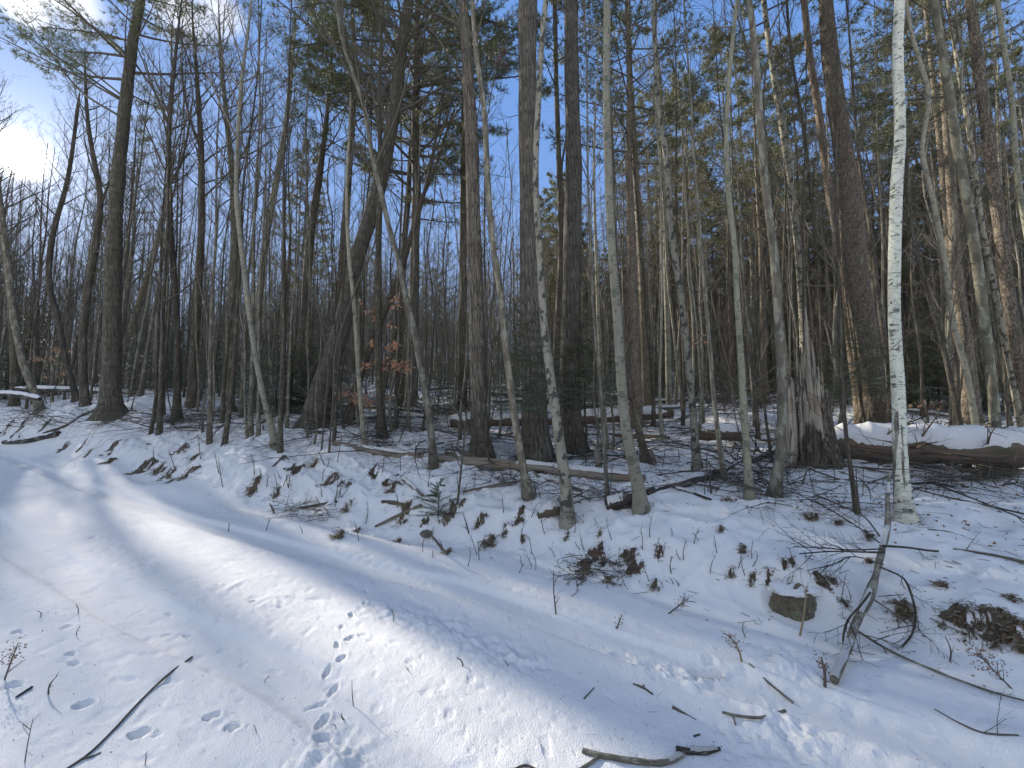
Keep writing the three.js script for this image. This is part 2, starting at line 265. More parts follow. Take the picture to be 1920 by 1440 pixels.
// furrowed bark: plates that run up the stem, split by dark cracks (tile: 0.5 m round, 2 m high)
const plates = (u, v, s, nu = 7, nv = 7) => { const w = 0.35 * (fbm(u * 6, v * 10, s + 3, 3, 6, 10) - 0.5), a = 1 - Math.abs(2 * fbm(u * nu + w * 3, v * nv + w, s, 3, nu, nv) - 1), b = 1 - Math.abs(2 * vn(u * nu * 2 + w * 4, v * nv * 5, s + 50, nu * 2, nv * 5) - 1); return sstep(0.98, 0.7, a) * (0.75 + 0.25 * sstep(0.99, 0.8, b)); };
const M = {};
M.pine = barkMat('pine_bark', (u, v) => { const p = plates(u, v, 100, 28, 8), g = fbm(u * 20, v * 40, 7, 4, 20, 40), l = sstep(0.62, 0.75, fbm(u * 5, v * 9, 140, 4, 5, 9)); return mix3([0.06, 0.048, 0.037], mix3(mix3([0.125, 0.104, 0.082], [0.20, 0.172, 0.14], g), [0.18, 0.18, 0.135], l * 0.5), p); }, (u, v) => plates(u, v, 100, 28, 8) * 0.8 + 0.2 * fbm(u * 24, v * 60, 8, 3, 24, 60), 0.022);
M.redpine = barkMat('reddish_conifer_bark', (u, v) => { const p = plates(u, v, 200, 20, 26), g = fbm(u * 16, v * 40, 207, 4, 16, 40), l = sstep(0.5, 0.72, fbm(u * 4, v * 7, 240, 4, 4, 7)); return mix3([0.075, 0.055, 0.04], mix3(mix3([0.165, 0.125, 0.09], [0.26, 0.205, 0.155], g), [0.25, 0.225, 0.175], l * 0.7), p); }, (u, v) => plates(u, v, 200, 20, 26) * 0.8 + 0.2 * fbm(u * 20, v * 60, 208, 3, 20, 60), 0.012);
M.grey = barkMat('grey_hardwood_bark', (u, v) => { const g = fbm(u * 7, v * 22, 300, 5, 7, 22), l = sstep(0.55, 0.66, fbm(u * 5, v * 14, 310, 4, 5, 14)), d = sstep(0.62, 0.7, fbm(u * 9, v * 12, 320, 3, 9, 12)), r = sstep(0.75, 0.9, vn(u * 4, v * 90, 330, 4, 90)); return mix3(mix3(mix3([0.095, 0.08, 0.06], [0.17, 0.148, 0.115], g), [0.26, 0.245, 0.195], l * 0.75), [0.055, 0.045, 0.035], Math.max(d * 0.6, r * 0.25)); }, (u, v) => fbm(u * 10, v * 40, 300, 4, 10, 40), 0.006);
M.brown = barkMat('brown_hardwood_bark', (u, v) => { const p = plates(u, v, 400, 24, 16), g = fbm(u * 14, v * 30, 401, 4, 14, 30), l = sstep(0.58, 0.7, fbm(u * 4, v * 10, 410, 4, 4, 10)); return mix3([0.042, 0.032, 0.024], mix3(mix3([0.088, 0.07, 0.052], [0.15, 0.124, 0.094], g), [0.23, 0.215, 0.165], l * 0.5), p); }, (u, v) => plates(u, v, 400, 24, 16), 0.009);
M.flaky = barkMat('blotched_birch_bark', (u, v) => { const g = fbm(u * 8, v * 26, 500, 4, 8, 26), d = sstep(0.60, 0.68, fbm(u * 6, v * 26, 510, 4, 6, 26) + 0.05 * vn(u * 30, v * 120, 511, 30, 120)), r = sstep(0.8, 0.92, vn(u * 5, v * 120, 530, 5, 120)); return mix3(mix3([0.15, 0.13, 0.10], [0.29, 0.262, 0.21], g), [0.04, 0.04, 0.032], Math.max(d * 0.9, r * 0.5)); }, (u, v) => fbm(u * 12, v * 50, 500, 4, 12, 50) + 0.4 * sstep(0.60, 0.68, fbm(u * 6, v * 26, 510, 4, 6, 26)), 0.01);
M.birch = barkMat('white_birch_bark', (u, v) => {
  const g = fbm(u * 6, v * 30, 600, 4, 6, 30), dash = sstep(0.70, 0.80, vn(u * 7 + 0.3 * vn(u * 8, v * 60, 1, 8, 60), v * 120, 610, 7, 120)) * sstep(0.3, 0.55, vn(u * 3, v * 15, 611, 3, 15)), fine = sstep(0.74, 0.86, vn(u * 14, v * 170, 612, 14, 170));
  const scar = sstep(0.68, 0.78, fbm(u * 3, v * 22, 620, 4, 3, 22)) * vn(u * 20, v * 90, 621, 20, 90);
  return mix3(mix3([0.47, 0.435, 0.375], [0.66, 0.63, 0.575], g), [0.07, 0.07, 0.062], clamp(dash * 0.8 + fine * 0.5 + scar * 0.75, 0, 1));
}, (u, v) => 0.5 + 0.4 * fbm(u * 6, v * 60, 601, 3, 6, 60) - 0.3 * sstep(0.7, 0.8, vn(u * 5, v * 70, 610, 5, 70)), 0.004, 0.7);
M.paleyoung = barkMat('pale_young_bark', (u, v) => { const g = fbm(u * 6, v * 26, 700, 4, 6, 26), r = sstep(0.78, 0.9, vn(u * 5, v * 110, 730, 5, 110)), d = sstep(0.62, 0.68, fbm(u * 3, v * 18, 720, 3, 3, 18)); return mix3(mix3([0.165, 0.145, 0.11], [0.285, 0.26, 0.205], g), [0.06, 0.07, 0.055], Math.max(r * 0.6, d * 0.6)); }, (u, v) => fbm(u * 10, v * 50, 700, 4, 10, 50), 0.004);
M.twig = new THREE.MeshStandardMaterial({ color: new THREE.Color().setRGB(0.10, 0.085, 0.06), roughness: 0.85 }); M.twig.name = 'twig_bark';
M.paletwig = new THREE.MeshStandardMaterial({ color: new THREE.Color().setRGB(0.175, 0.152, 0.112), roughness: 0.85 }); M.paletwig.name = 'pale_twig_bark';
for (const k of ['pine', 'redpine', 'grey', 'brown', 'flaky', 'paleyoung']) M[k].color.setRGB(1.2, 1.22, 1.12);
M.needle = new THREE.MeshPhysicalMaterial({ color: new THREE.Color().setRGB(0.15, 0.16, 0.05), roughness: 0.6, transmission: 0.55, thickness: 0, side: THREE.DoubleSide }); M.needle.name = 'pine_needles';
M.olive = new THREE.MeshPhysicalMaterial({ color: new THREE.Color().setRGB(0.185, 0.172, 0.05), roughness: 0.6, transmission: 0.55, thickness: 0, side: THREE.DoubleSide }); M.olive.name = 'olive_needles';
M.fir = new THREE.MeshPhysicalMaterial({ color: new THREE.Color().setRGB(0.09, 0.125, 0.038), roughness: 0.6, transmission: 0.4, thickness: 0, side: THREE.DoubleSide }); M.fir.name = 'fir_needles';
M.leaf = new THREE.MeshPhysicalMaterial({ color: new THREE.Color().setRGB(0.62, 0.36, 0.20), roughness: 0.8, transmission: 0.5, thickness: 0, side: THREE.DoubleSide }); M.leaf.name = 'dry_beech_leaf';
M.leafred = new THREE.MeshPhysicalMaterial({ color: new THREE.Color().setRGB(0.25, 0.055, 0.025), roughness: 0.75, transmission: 0.4, thickness: 0, side: THREE.DoubleSide }); M.leafred.name = 'red_dead_needles';
M.wood = barkMat('weathered_wood', (u, v) => { const f = fbm(u * 26, v * 3, 800, 4, 26, 3), g = fbm(u * 5, v * 8, 810, 4, 5, 8), c = sstep(0.66, 0.74, fbm(u * 18, v * 3, 820, 3, 18, 3)); return mix3(mix3(mix3([0.20, 0.165, 0.125], [0.36, 0.31, 0.24], f), [0.30, 0.20, 0.12], sstep(0.5, 0.7, g) * 0.6), [0.05, 0.04, 0.03], c * 0.85); }, (u, v) => fbm(u * 26, v * 3, 800, 4, 26, 3) - 0.5 * sstep(0.66, 0.74, fbm(u * 18, v * 3, 820, 3, 18, 3)), 0.02);
M.palewood = barkMat('pale_split_wood', (u, v) => { const f = fbm(u * 40, v * 5, 840, 4, 40, 5), g = fbm(u * 5, v * 6, 850, 4, 5, 6), c = sstep(0.60, 0.72, fbm(u * 24, v * 4, 860, 4, 24, 4)); return mix3(mix3(mix3([0.37, 0.31, 0.225], [0.60, 0.52, 0.40], f), [0.24, 0.145, 0.08], sstep(0.58, 0.74, g) * 0.5), [0.045, 0.033, 0.024], c * 0.9); }, (u, v) => fbm(u * 40, v * 5, 840, 4, 40, 5) - 0.6 * sstep(0.6, 0.72, fbm(u * 24, v * 4, 860, 4, 24, 4)), 0.03);
M.rot = barkMat('rotten_log', (u, v) => { const f = fbm(u * 10, v * 5, 900, 5, 10, 5), g = fbm(u * 4, v * 6, 910, 4, 4, 6), m = sstep(0.6, 0.72, fbm(u * 5, v * 5, 920, 4, 5, 5)); return mix3(mix3(mix3([0.055, 0.038, 0.025], [0.24, 0.15, 0.085], f), [0.15, 0.12, 0.09], g), [0.07, 0.085, 0.035], m * 0.6); }, (u, v) => fbm(u * 14, v * 6, 900, 5, 14, 6), 0.03);
M.darkrot = barkMat('dark_wet_log', (u, v) => { const f = fbm(u * 10, v * 14, 950, 5, 10, 14), g = sstep(0.6, 0.72, fbm(u * 6, v * 9, 960, 4, 6, 9)); return mix3(mix3([0.02, 0.017, 0.014], [0.085, 0.068, 0.055], f), [0.26, 0.24, 0.2], g * 0.5); }, (u, v) => fbm(u * 12, v * 18, 950, 5, 12, 18), 0.02);
M.soil = barkMat('bare_soil', (u, v) => { const f = fbm(u * 12, v * 12, 1000, 5, 12, 12), g = fbm(u * 40, v * 40, 1010, 3, 40, 40); return mix3(mix3([0.055, 0.043, 0.03], [0.17, 0.13, 0.087], f), [0.27, 0.215, 0.14], sstep(0.6, 0.8, g)); }, (u, v) => fbm(u * 16, v * 16, 1000, 5, 16, 16), 0.03, 0.95, 512, 512);
M.soil2 = barkMat('dark_soil', (u, v) => { const f = fbm(u * 14, v * 14, 1030, 5, 14, 14), g = fbm(u * 44, v * 44, 1040, 3, 44, 44); return mix3(mix3([0.03, 0.022, 0.015], [0.12, 0.083, 0.05], f), [0.22, 0.155, 0.09], sstep(0.62, 0.8, g)); }, (u, v) => fbm(u * 20, v * 20, 1030, 5, 20, 20), 0.03, 0.95, 256, 256);
M.leafsoil = barkMat('leafy_soil', (u, v) => { const f = fbm(u * 30, v * 30, 1060, 3, 30, 30), g = fbm(u * 12, v * 12, 1070, 4, 12, 12); return mix3(mix3([0.055, 0.036, 0.024], [0.20, 0.12, 0.07], f), [0.05, 0.035, 0.024], sstep(0.5, 0.66, g)); }, (u, v) => fbm(u * 30, v * 30, 1060, 4, 30, 30), 0.03, 0.95, 256, 256);
M.rock = barkMat('lichened_stone', (u, v) => { const f = fbm(u * 6, v * 6, 1100, 5, 6, 6), g = sstep(0.5, 0.64, fbm(u * 9, v * 9, 1110, 4, 9, 9)), s = vn(u * 60, v * 60, 1120, 60, 60); return mix3(mix3([0.085, 0.066, 0.042], [0.17, 0.138, 0.092], f), [0.20, 0.20, 0.12], g * 0.6).map((c) => c * (0.75 + 0.5 * s)); }, (u, v) => fbm(u * 20, v * 20, 1100, 5, 20, 20), 0.012, 0.9, 512, 512);
const flat = (name, r, g, b, o = {}) => { const m = new THREE.MeshStandardMaterial({ color: new THREE.Color().setRGB(r, g, b), roughness: 0.9, ...o }); m.name = name; return m; };
M.straw = flat('dry_grass', 0.25, 0.185, 0.105, { side: THREE.DoubleSide });
M.straw2 = flat('brown_dead_grass', 0.19, 0.15, 0.098, { side: THREE.DoubleSide });
M.moss = flat('moss', 0.10, 0.11, 0.035, { side: THREE.DoubleSide });
M.deadleaf = flat('dead_leaf', 0.24, 0.14, 0.075, { side: THREE.DoubleSide });
M.blackwood = flat('dark_twig', 0.06, 0.05, 0.042);
{
  const b = tex(1024, 1024, (u, v) => 0.55 * fbm(u * 18, v * 18, 2000, 4, 18, 18) + 0.15 * vn(u * 210, v * 210, 2010, 210, 210) + 0.3 * vn(u * 500, v * 500, 2020, 500, 500), false);
  M.snow = new THREE.MeshStandardMaterial({ color: new THREE.Color().setRGB(0.785, 0.757, 0.697), roughness: 0.95, bumpMap: b, bumpScale: 0.008 }); M.snow.name = 'snow';
}

// ------------------------------------------------------------------ trees
const UPV = V(0, 1, 0);
const axisTurn = (v, axis, a) => v.clone().applyAxisAngle(axis, a);
const perp = (d) => { const q = V(rr(-1, 1), rr(-1, 1), rr(-1, 1)); return q.addScaledVector(d, -q.dot(d)).normalize(); };
// a bare branch with its side twigs
function bough(g, p, dir, len, r, level, o) {
  const n = level >= 2 ? 5 : level === 1 ? 3 : 2, pts = [p.clone()], rad = [r], d = dir.clone(), q = p.clone();
  for (let k = 1; k <= n; k++) {
    d.x += rr(-1, 1) * o.wig; d.y += rr(-1, 1) * o.wig + o.up; d.z += rr(-1, 1) * o.wig; d.normalize();
    q.addScaledVector(d, len / n); pts.push(q.clone()); rad.push(Math.max(o.tip, r * (1 - 0.8 * k / n)));
  }
  if (level <= 0) { g.spike(pts[0], pts[1], r); g.spike(pts[1], pts[2], r * 0.7); } else g.tube(pts, rad, r > 0.03 ? 6 : r > 0.012 ? 4 : 3, 1, 0.5);
  if (level <= 0) return;
  const kids = o.kids[level - 1];
  for (let k = 0; k < kids; k++) {
    const t = lerp(0.18, 1, (k + rnd()) / kids), f = t * n, i = Math.min(n - 1, Math.floor(f)), s = pts[i].clone().lerp(pts[i + 1], f - i), dd = V().subVectors(pts[i + 1], pts[i]).normalize();
    const nd = axisTurn(dd, perp(dd), rr(0.45, 0.95)); nd.y += o.kidUp ?? 0.1; nd.normalize();
    bough(g, s, nd, len * rr(0.3, 0.55) * (1.15 - 0.5 * t), Math.max(o.tip, r * 0.45 * (1 - 0.4 * t)), level - 1, o);
  }
}
const BARE = { wig: 0.12, up: 0.09, tip: 0.002, kids: [4, 6], kidUp: 0.18 };
const FINE = { wig: 0.13, up: 0.1, tip: 0.0019, kids: [4, 6], kidUp: 0.2 };
const DEAD = { wig: 0.16, up: 0.02, tip: 0.003, kids: [4, 5], kidUp: -0.02 };
// a brush of needles
function tuft(g, c, axis, len, n, w) {
  for (let k = 0; k < n; k++) {
    const d = axis.clone().multiplyScalar(0.75).add(V(rr(-1, 1), rr(-1, 1), rr(-1, 1)).normalize()).normalize(), s = perp(d).multiplyScalar(w / 2), L = len * rr(0.7, 1.1), nn = V().crossVectors(d, s).normalize(); if (nn.y < 0) nn.negate();
    g.tri(c.clone().add(s), c.clone().sub(s), c.clone().addScaledVector(d, L), nn);
  }
}
// a living conifer limb: wood into gw, needles into gn
function pineLimb(gw, gn, p, dir, len, r, o) {
  const n = 6, pts = [p.clone()], rad = [r], d = dir.clone(), q = p.clone();
  for (let k = 1; k <= n; k++) { d.y += o.curve + rr(-0.05, 0.05); d.x += rr(-0.08, 0.08); d.z += rr(-0.08, 0.08); d.normalize(); q.addScaledVector(d, len / n); pts.push(q.clone()); rad.push(Math.max(0.004, r * (1 - 0.85 * k / n))); }
  gw.tube(pts, rad, r > 0.025 ? 5 : 4, 1, 0.5);
  const nb = o.subs;
  for (let k = 0; k < nb; k++) {
    const t = lerp(o.bare, 1, (k + rnd() * 0.8) / nb), f = t * n, i = Math.min(n - 1, Math.floor(f)), s = pts[i].clone().lerp(pts[i + 1], f - i), dd = V().subVectors(pts[i + 1], pts[i]).normalize();
    const side = V().crossVectors(dd, UPV).normalize().multiplyScalar(k % 2 ? 1 : -1), nd = dd.clone().multiplyScalar(0.75).addScaledVector(side, rr(0.45, 0.9)).add(V(0, rr(-0.1, 0.3), 0)).normalize();
    const L = len * rr(0.18, 0.34) * (1.1 - 0.5 * t), e = s.clone().addScaledVector(nd, L);
    gw.spike(s, e, Math.max(0.004, r * 0.28));
    const tn = o.tufts;
    for (let j = 0; j < tn; j++) { const tt = lerp(0.3, 1.03, j / Math.max(1, tn - 1)), c = s.clone().lerp(e, tt).add(V(rr(-1, 1), rr(-0.6, 1), rr(-1, 1)).multiplyScalar(o.spread)); tuft(gn, c, nd.clone().add(V(0, 0.25, 0)), o.nlen, o.nn, o.nw); }
  }
}
const WP = { curve: 0.05, subs: 15, tufts: 6, bare: 0.25, spread: 0.12, nlen: 0.17, nn: 14, nw: 0.014 };
const SPARSE = { curve: 0.05, subs: 5, tufts: 4, bare: 0.4, spread: 0.05, nlen: 0.14, nn: 9, nw: 0.008 };
const WPM = { curve: 0.05, subs: 9, tufts: 5, bare: 0.3, spread: 0.09, nlen: 0.16, nn: 10, nw: 0.011 };
const WPLOW = { curve: 0.05, subs: 12, tufts: 5, bare: 0.25, spread: 0.14, nlen: 0.2, nn: 7, nw: 0.018 };
const RP = { curve: 0.03, subs: 12, tufts: 5, bare: 0.3, spread: 0.12, nlen: 0.19, nn: 13, nw: 0.017 };

function sampleTrunk(pts, rads, n) {
  const curve = new THREE.CatmullRomCurve3(pts, false, 'centripetal'), out = [], rad = [], len = [0];
  for (let i = 1; i < pts.length; i++) len.push(len[i - 1] + pts[i].distanceTo(pts[i - 1]));
  const tot = len[len.length - 1];
  for (let k = 0; k <= n; k++) {
    const q = Math.pow(k / n, 1.25), L = q * tot; let i = 0; while (i < pts.length - 2 && L > len[i + 1]) i++;
    const f = clamp((L - len[i]) / (len[i + 1] - len[i]), 0, 1);
    out.push(curve.getPoint((i + f) / (pts.length - 1))); rad.push(lerp(rads[i], rads[i + 1], f));
  }
  return { out, rad };
}
function along(tr, h) {                                    // point, radius, direction at a height above the foot
  const P = tr.out, y = P[0].y + h; let i = 0; while (i < P.length - 2 && P[i + 1].y < y) i++;
  const f = clamp((y - P[i].y) / Math.max(1e-6, P[i + 1].y - P[i].y), 0, 1);
  return { p: P[i].clone().lerp(P[i + 1], f), r: lerp(tr.rad[i], tr.rad[i + 1], f), d: V().subVectors(P[i + 1], P[i]).normalize() };
}
// the crown of a tree whose trunk is tr
function crown(o, tr, c, M1) {
  const top = tr.out[tr.out.length - 1].y - tr.out[0].y, gw = new Geo(), gn = new Geo();
  const gold = 2.39996; let a = rr(0, 6);
  if (c.type === 'pine') {
    const n = c.n ?? 34, from = c.from, st = c.style ?? WP;
    for (let k = 0; k < n; k++) {
      const t = (k + rnd() * 0.7) / n, h = lerp(from, top * 0.995, Math.pow(t, 0.95)), s = along(tr, h); a += gold + rr(-0.4, 0.4);
      const len = (c.len ?? 2.8) * (1 - 0.78 * Math.pow(t, 1.4)) * rr(0.7, 1.15), d = V(Math.cos(a), rr(0.0, 0.35) + 0.5 * t * t, Math.sin(a)).normalize();
      pineLimb(gw, gn, s.p, d, len, Math.max(0.01, Math.min(s.r * 0.4, 0.012 * len + 0.006)), st);
    }
    const nd = c.dead ?? 12;
    for (let k = 0; k < nd; k++) {
      const h = lerp(Math.max(1.2, from * (c.deadFrom ?? 0.35)), from * 1.02, (k + rnd()) / nd), s = along(tr, h); a += gold;
      bough(gw, s.p, V(Math.cos(a), rr(-0.25, 0.25), Math.sin(a)).normalize(), rr(0.3, 1) * (c.deadLen ?? 1.3), rr(0.007, 0.014), rnd() < 0.6 ? 2 : 1, DEAD);
    }
  } else {
    const n = c.n ?? 16, from = c.from, st = c.style ?? BARE;
    for (let k = 0; k < n; k++) {
      const t = (k + rnd() * 0.8) / n, h = lerp(from, top * 0.99, t), s = along(tr, h); a += gold + rr(-0.6, 0.6);
      const len = (c.len ?? 2.6) * (1 - 0.55 * t) * rr(0.6, 1.15), d = V(Math.cos(a), rr(0.7, 1.7), Math.sin(a)).normalize();
      bough(gw, s.p, d, len, Math.min(s.r * 0.55, 0.010 * len + 0.005), len > 0.9 ? 3 : 2, { ...st, kids: [st.kids[0], st.kids[1], c.k2 ?? 4] });
    }
    for (let k = 0; k < (c.low ?? 0) + 5; k++) { const s = along(tr, rr(1, from)); a += gold; bough(gw, s.p, V(Math.cos(a), rr(0.1, 0.8), Math.sin(a)).normalize(), rr(0.4, 1.2), rr(0.004, 0.008), 1, DEAD); }
  }
  if (gw.i.length) gw.build('crown', M1, o);
  if (gn.i.length) { const m = gn.build('foliage', c.needle ?? M.needle, o); m.userData.kind = 'stuff'; }
}
const trunkShape = (lobes, amp, s) => (w, len) => 1 + 0.3 * Math.exp(-Math.max(0, len - 0.2) / 0.13) + amp * (0.25 + 2.0 * Math.exp(-len / 0.22)) * Math.sin(w * lobes + s) * 0.5 + amp * 0.6 * sn(Math.cos(w) * 1.6 + s, Math.sin(w) * 1.6 + len * 1.3, 71);
const BIRCH_TRUNK = [];
const heroes = [], tints = new Map();
function tinted(m, k) { const key = m.name + k; if (!tints.has(key)) { const c = m.clone(); c.color.setRGB(...[[1.2, 1.22, 1.12], [1.0, 1.02, 0.94], [1.34, 1.31, 1.16], [1.12, 1.16, 1.0]][k]); c.name = m.name; tints.set(key, c); } return tints.get(key); }
// one tree of the photograph: flat list of pixel, pixel, width in pixels from its foot upwards
function hero(kind, label, path, c, o = {}) {
  srand(1000 + heroes.length * 71);
  const foot = o.d ? at(path[0], path[1], o.d) : hit(path[0], path[1]); if (o.d) foot.y = H(foot.x, foot.z);
  const D = -foot.z, pts = [], rads = [];
  for (let k = 0; k < path.length; k += 3) {
    const [x, y, w] = path.slice(k, k + 3), dd = D + (o.lean ?? 0) * k / path.length;
    pts.push(k ? at(x, y, dd) : foot.clone()); rads.push(0.5 * offx(x) * at(x - w / 2, y, dd).distanceTo(at(x + w / 2, y, dd)));
  }
  pts[0].y -= 0.06; pts.unshift(pts[0].clone().add(V(0, -0.15, 0))); rads.unshift(rads[0] * 1.1);
  const h = o.h ?? 14; let q = pts[pts.length - 1].clone(), d = V().subVectors(q, pts[pts.length - 2]).normalize(), r = rads[rads.length - 1], top = foot.y + h;
  const steps = Math.max(1, Math.ceil((top - q.y) / 1.6)), y0 = q.y;
  for (let k = 1; k <= steps && top > y0 + 0.3; k++) { d.lerp(UPV, 0.12).add(V(rr(-0.04, 0.04), 0, rr(-0.04, 0.04))).normalize(); q = q.clone().addScaledVector(d, (top - y0) / steps); pts.push(q); rads.push(Math.max(0.012, r * (1 - 0.93 * k / steps))); }
  const org = foot.clone(); for (const p of pts) p.sub(org);
  const tr = sampleTrunk(pts, rads, o.seg ?? 34), big = rads[1] > 0.12, mat = tinted(M[kind] ?? M.grey, heroes.length % 4);
  wells.push([foot.x, foot.z, Math.max(0.1, rads[1] * 1.2)]);
  const name = { pine: 'pine_tree', redpine: 'conifer_tree', birch: 'birch_tree', flaky: 'birch_tree', paleyoung: 'young_birch', grey: 'hardwood_tree', brown: 'hardwood_tree' }[kind];
  const t = thing(name, label, { pine: 'pine', redpine: 'conifer', birch: 'birch', flaky: 'birch', paleyoung: 'young tree' }[kind] ?? 'tree', org);
  const g = new Geo(); g.tube(tr.out, tr.rad, big ? 26 : 14, Math.max(1, Math.round(rads[1] * 6.28 / 0.5)), 0.5, { shape: trunkShape(big ? 5 : 3, big ? 0.2 : 0.1, heroes.length * 1.7), v0: heroes.length * 0.37 });
  g.build('trunk', mat, t); if (kind === 'birch') BIRCH_TRUNK.push(tr);
  if (c) crown(t, tr, c, kind === 'paleyoung' || kind === 'birch' ? M.paletwig : M.twig);
  for (const L of o.limbs ?? []) {                         // limbs drawn one by one
    const lp = [], lr = []; for (let k = 0; k < L.length; k += 3) { const dd = D + (o.limbZ ?? 0) * k / L.length; lp.push(at(L[k], L[k + 1], dd).sub(org)); lr.push(0.5 * offx(L[k]) * L[k + 2] / F * D); }
    const lt = sampleTrunk(lp, lr, 10), gl = new Geo(); gl.tube(lt.out, lt.rad, 7, 1, 0.5);
    const gnn = new Geo();
    for (let k = 3; k < 10; k++) { const dd = V().subVectors(lt.out[Math.min(10, k + 1)], lt.out[k - 1]).normalize(); if (o.limbNeedles && k > 3) { for (let j = 0; j < 2; j++) pineLimb(gl, gnn, lt.out[k], axisTurn(dd, perp(dd), rr(0.4, 0.9)), rr(0.7, 1.5), 0.012, o.limbStyle ?? SPARSE); } else bough(gl, lt.out[k], axisTurn(dd, perp(dd), rr(0.5, 0.9)), rr(0.5, 1.4), lt.rad[k] * 0.45, 2, BARE); }
    const lm = gl.build('limb', kind === 'birch' ? M.paletwig : M.twig, t); if (gnn.i.length) gnn.build('foliage', M.needle, lm).userData.kind = 'stuff';
  }
  heroes.push({ t, D, x: foot.x });
  return t;
}

// ---- the trees one can tell apart, nearest and largest first
const pineC = (from, len, n, o = {}) => ({ type: 'pine', from, len, n, ...o });
const bareC = (from, len, n, o = {}) => ({ type: 'bare', from, len, n, ...o });
hero('pine', 'thickest straight grey pine in the middle, with deeply furrowed bark', [1006, 857, 56, 1004, 820, 50, 1002, 780, 47, 998, 640, 41, 993, 440, 35, 990, 230, 34, 990, 0, 34], pineC(11.5, 3.4, 30, { dead: 4, style: WPLOW }), { h: 21 });
hero('pine', 'straight grey pine just right of the thickest furrowed pine', [1076, 842, 44, 1073, 810, 40, 1068, 740, 38, 1070, 640, 37, 1073, 440, 33, 1075, 300, 30, 1072, 167, 28, 1070, 0, 26], pineC(12, 3.2, 28, { dead: 4, style: WPLOW }), { h: 21 });
hero('pine', 'slimmer grey pine leaning slightly, left of the thickest furrowed pine', [903, 848, 40, 901, 815, 32, 897, 707, 29, 893, 573, 28, 889, 440, 26, 885, 267, 24, 877, 133, 22, 868, 0, 20], pineC(12, 3, 24, { dead: 5, style: WPLOW }), { h: 19, limbs: [[873, 60, 8, 857, 45, 8, 840, 36, 7, 807, 23, 5, 757, 13, 3], [890, 195, 5, 872, 183, 5, 850, 178, 4, 820, 172, 2], [880, 175, 6, 850, 120, 4, 820, 70, 3, 795, 40, 2]] });
hero('pine', 'big dark pine standing alone at the left above the brush', [208, 777, 62, 208, 745, 44, 209, 690, 38, 211, 560, 35, 213, 470, 33, 221, 340, 28, 230, 240, 26, 240, 150, 24, 250, 70, 21, 264, 0, 17], pineC(11, 3.6, 30, { dead: 26, deadFrom: 0.32, deadLen: 2.6 }), { h: 19.5, limbNeedles: true, limbs: [[234, 100, 9, 210, 78, 8, 180, 56, 7, 140, 25, 5, 95, -5, 3], [228, 105, 7, 190, 100, 6, 150, 98, 4, 120, 97, 2], [222, 70, 5, 180, 62, 4, 120, 55, 3, 70, 50, 2], [222, 185, 6, 160, 150, 5, 90, 115, 4, 0, 70, 3], [220, 215, 6, 150, 170, 5, 80, 80, 3, 30, 20, 2], [255, 8, 4, 300, 35, 3, 350, 70, 2], [230, 180, 5, 165, 130, 4, 110, 95, 2]] });
hero('pine', 'big dark pine leaning right out of a swollen foot', [588, 803, 66, 592, 775, 50, 600, 735, 41, 615, 690, 37, 645, 600, 33, 668, 490, 31, 700, 390, 28, 722, 300, 26, 738, 215, 24, 750, 110, 22, 762, 30, 20], pineC(9, 3.8, 54, { dead: 8 }), { h: 18, limbNeedles: true, limbStyle: WPM, limbs: [[735, 240, 6, 700, 180, 5, 660, 130, 4, 600, 90, 2], [748, 130, 6, 720, 60, 5, 690, 10, 3], [756, 60, 6, 690, 20, 5, 620, 5, 4, 550, 15, 2], [746, 140, 6, 690, 100, 5, 610, 80, 4, 535, 95, 2], [758, 40, 5, 690, -10, 4, 600, -30, 3], [740, 190, 5, 670, 170, 4, 600, 180, 2]] });
hero('redpine', 'thick reddish brown conifer rising behind the broken stump', [1644, 808, 66, 1642, 780, 58, 1636, 740, 55, 1623, 640, 51, 1608, 540, 49, 1600, 467, 47, 1588, 333, 43, 1574, 233, 39, 1559, 133, 35, 1549, 0, 29], pineC(11, 3, 30, { dead: 22, deadLen: 1.2, style: RP }), { h: 21 });
hero('redpine', 'second reddish conifer, slimmer and sunlit, just left of the thick one', [1616, 800, 26, 1609, 740, 23, 1600, 673, 21, 1582, 500, 18, 1562, 400, 17, 1547, 300, 16, 1533, 200, 15, 1517, 100, 14, 1507, 0, 13], pineC(11, 2, 22, { dead: 14, deadLen: 1, style: RP }), { h: 18 });
hero('birch', 'white paper birch with black marks standing on open snow', [1697, 975, 46.8, 1694, 945, 36, 1690, 900, 32.4, 1688, 840, 30.6, 1683, 707, 27.9, 1677, 607, 25.2, 1678, 440, 25.2, 1683, 317, 25.2, 1689, 250, 23.4, 1685, 180, 23.4, 1683, 100, 22.5, 1687, 0, 21.6], bareC(7, 1.8, 24), { h: 13.5 });
{ // dark rough bark round the foot of the white birch
  const t = heroes[heroes.length - 1].t, g = new Geo(), p = [], r = []; for (let k = 0; k <= 14; k++) { const s = along(BIRCH_TRUNK[0], 0.02 + k * 0.09); p.push(s.p); r.push(s.r * (1.02 - 0.006 * k)); }
  g.tube(p, r, 28, 1, 0.5, { shape: (w, l) => 1 + 0.03 * sn(w * 4, l * 9, 77) + (l > 0.1 ? 0.08 * sn(Math.cos(w) * 2.5, Math.sin(w) * 2.5 + l * 4, 78) + 0.05 * sn(w * 3, l * 22, 79) : 0) }); g.build('foot_bark', M.grey, t);
}
hero('flaky', 'pale birch with black blotches in front of the two grey pines', [1065, 977, 28, 1063, 950, 24, 1060, 907, 22, 1048, 820, 19, 1037, 740, 17, 1020, 607, 14, 1010, 440, 12, 1004, 330, 11, 1009, 200, 11, 1017, 67, 10, 1024, 0, 9], bareC(6.6, 1.6, 21), { h: 12 });
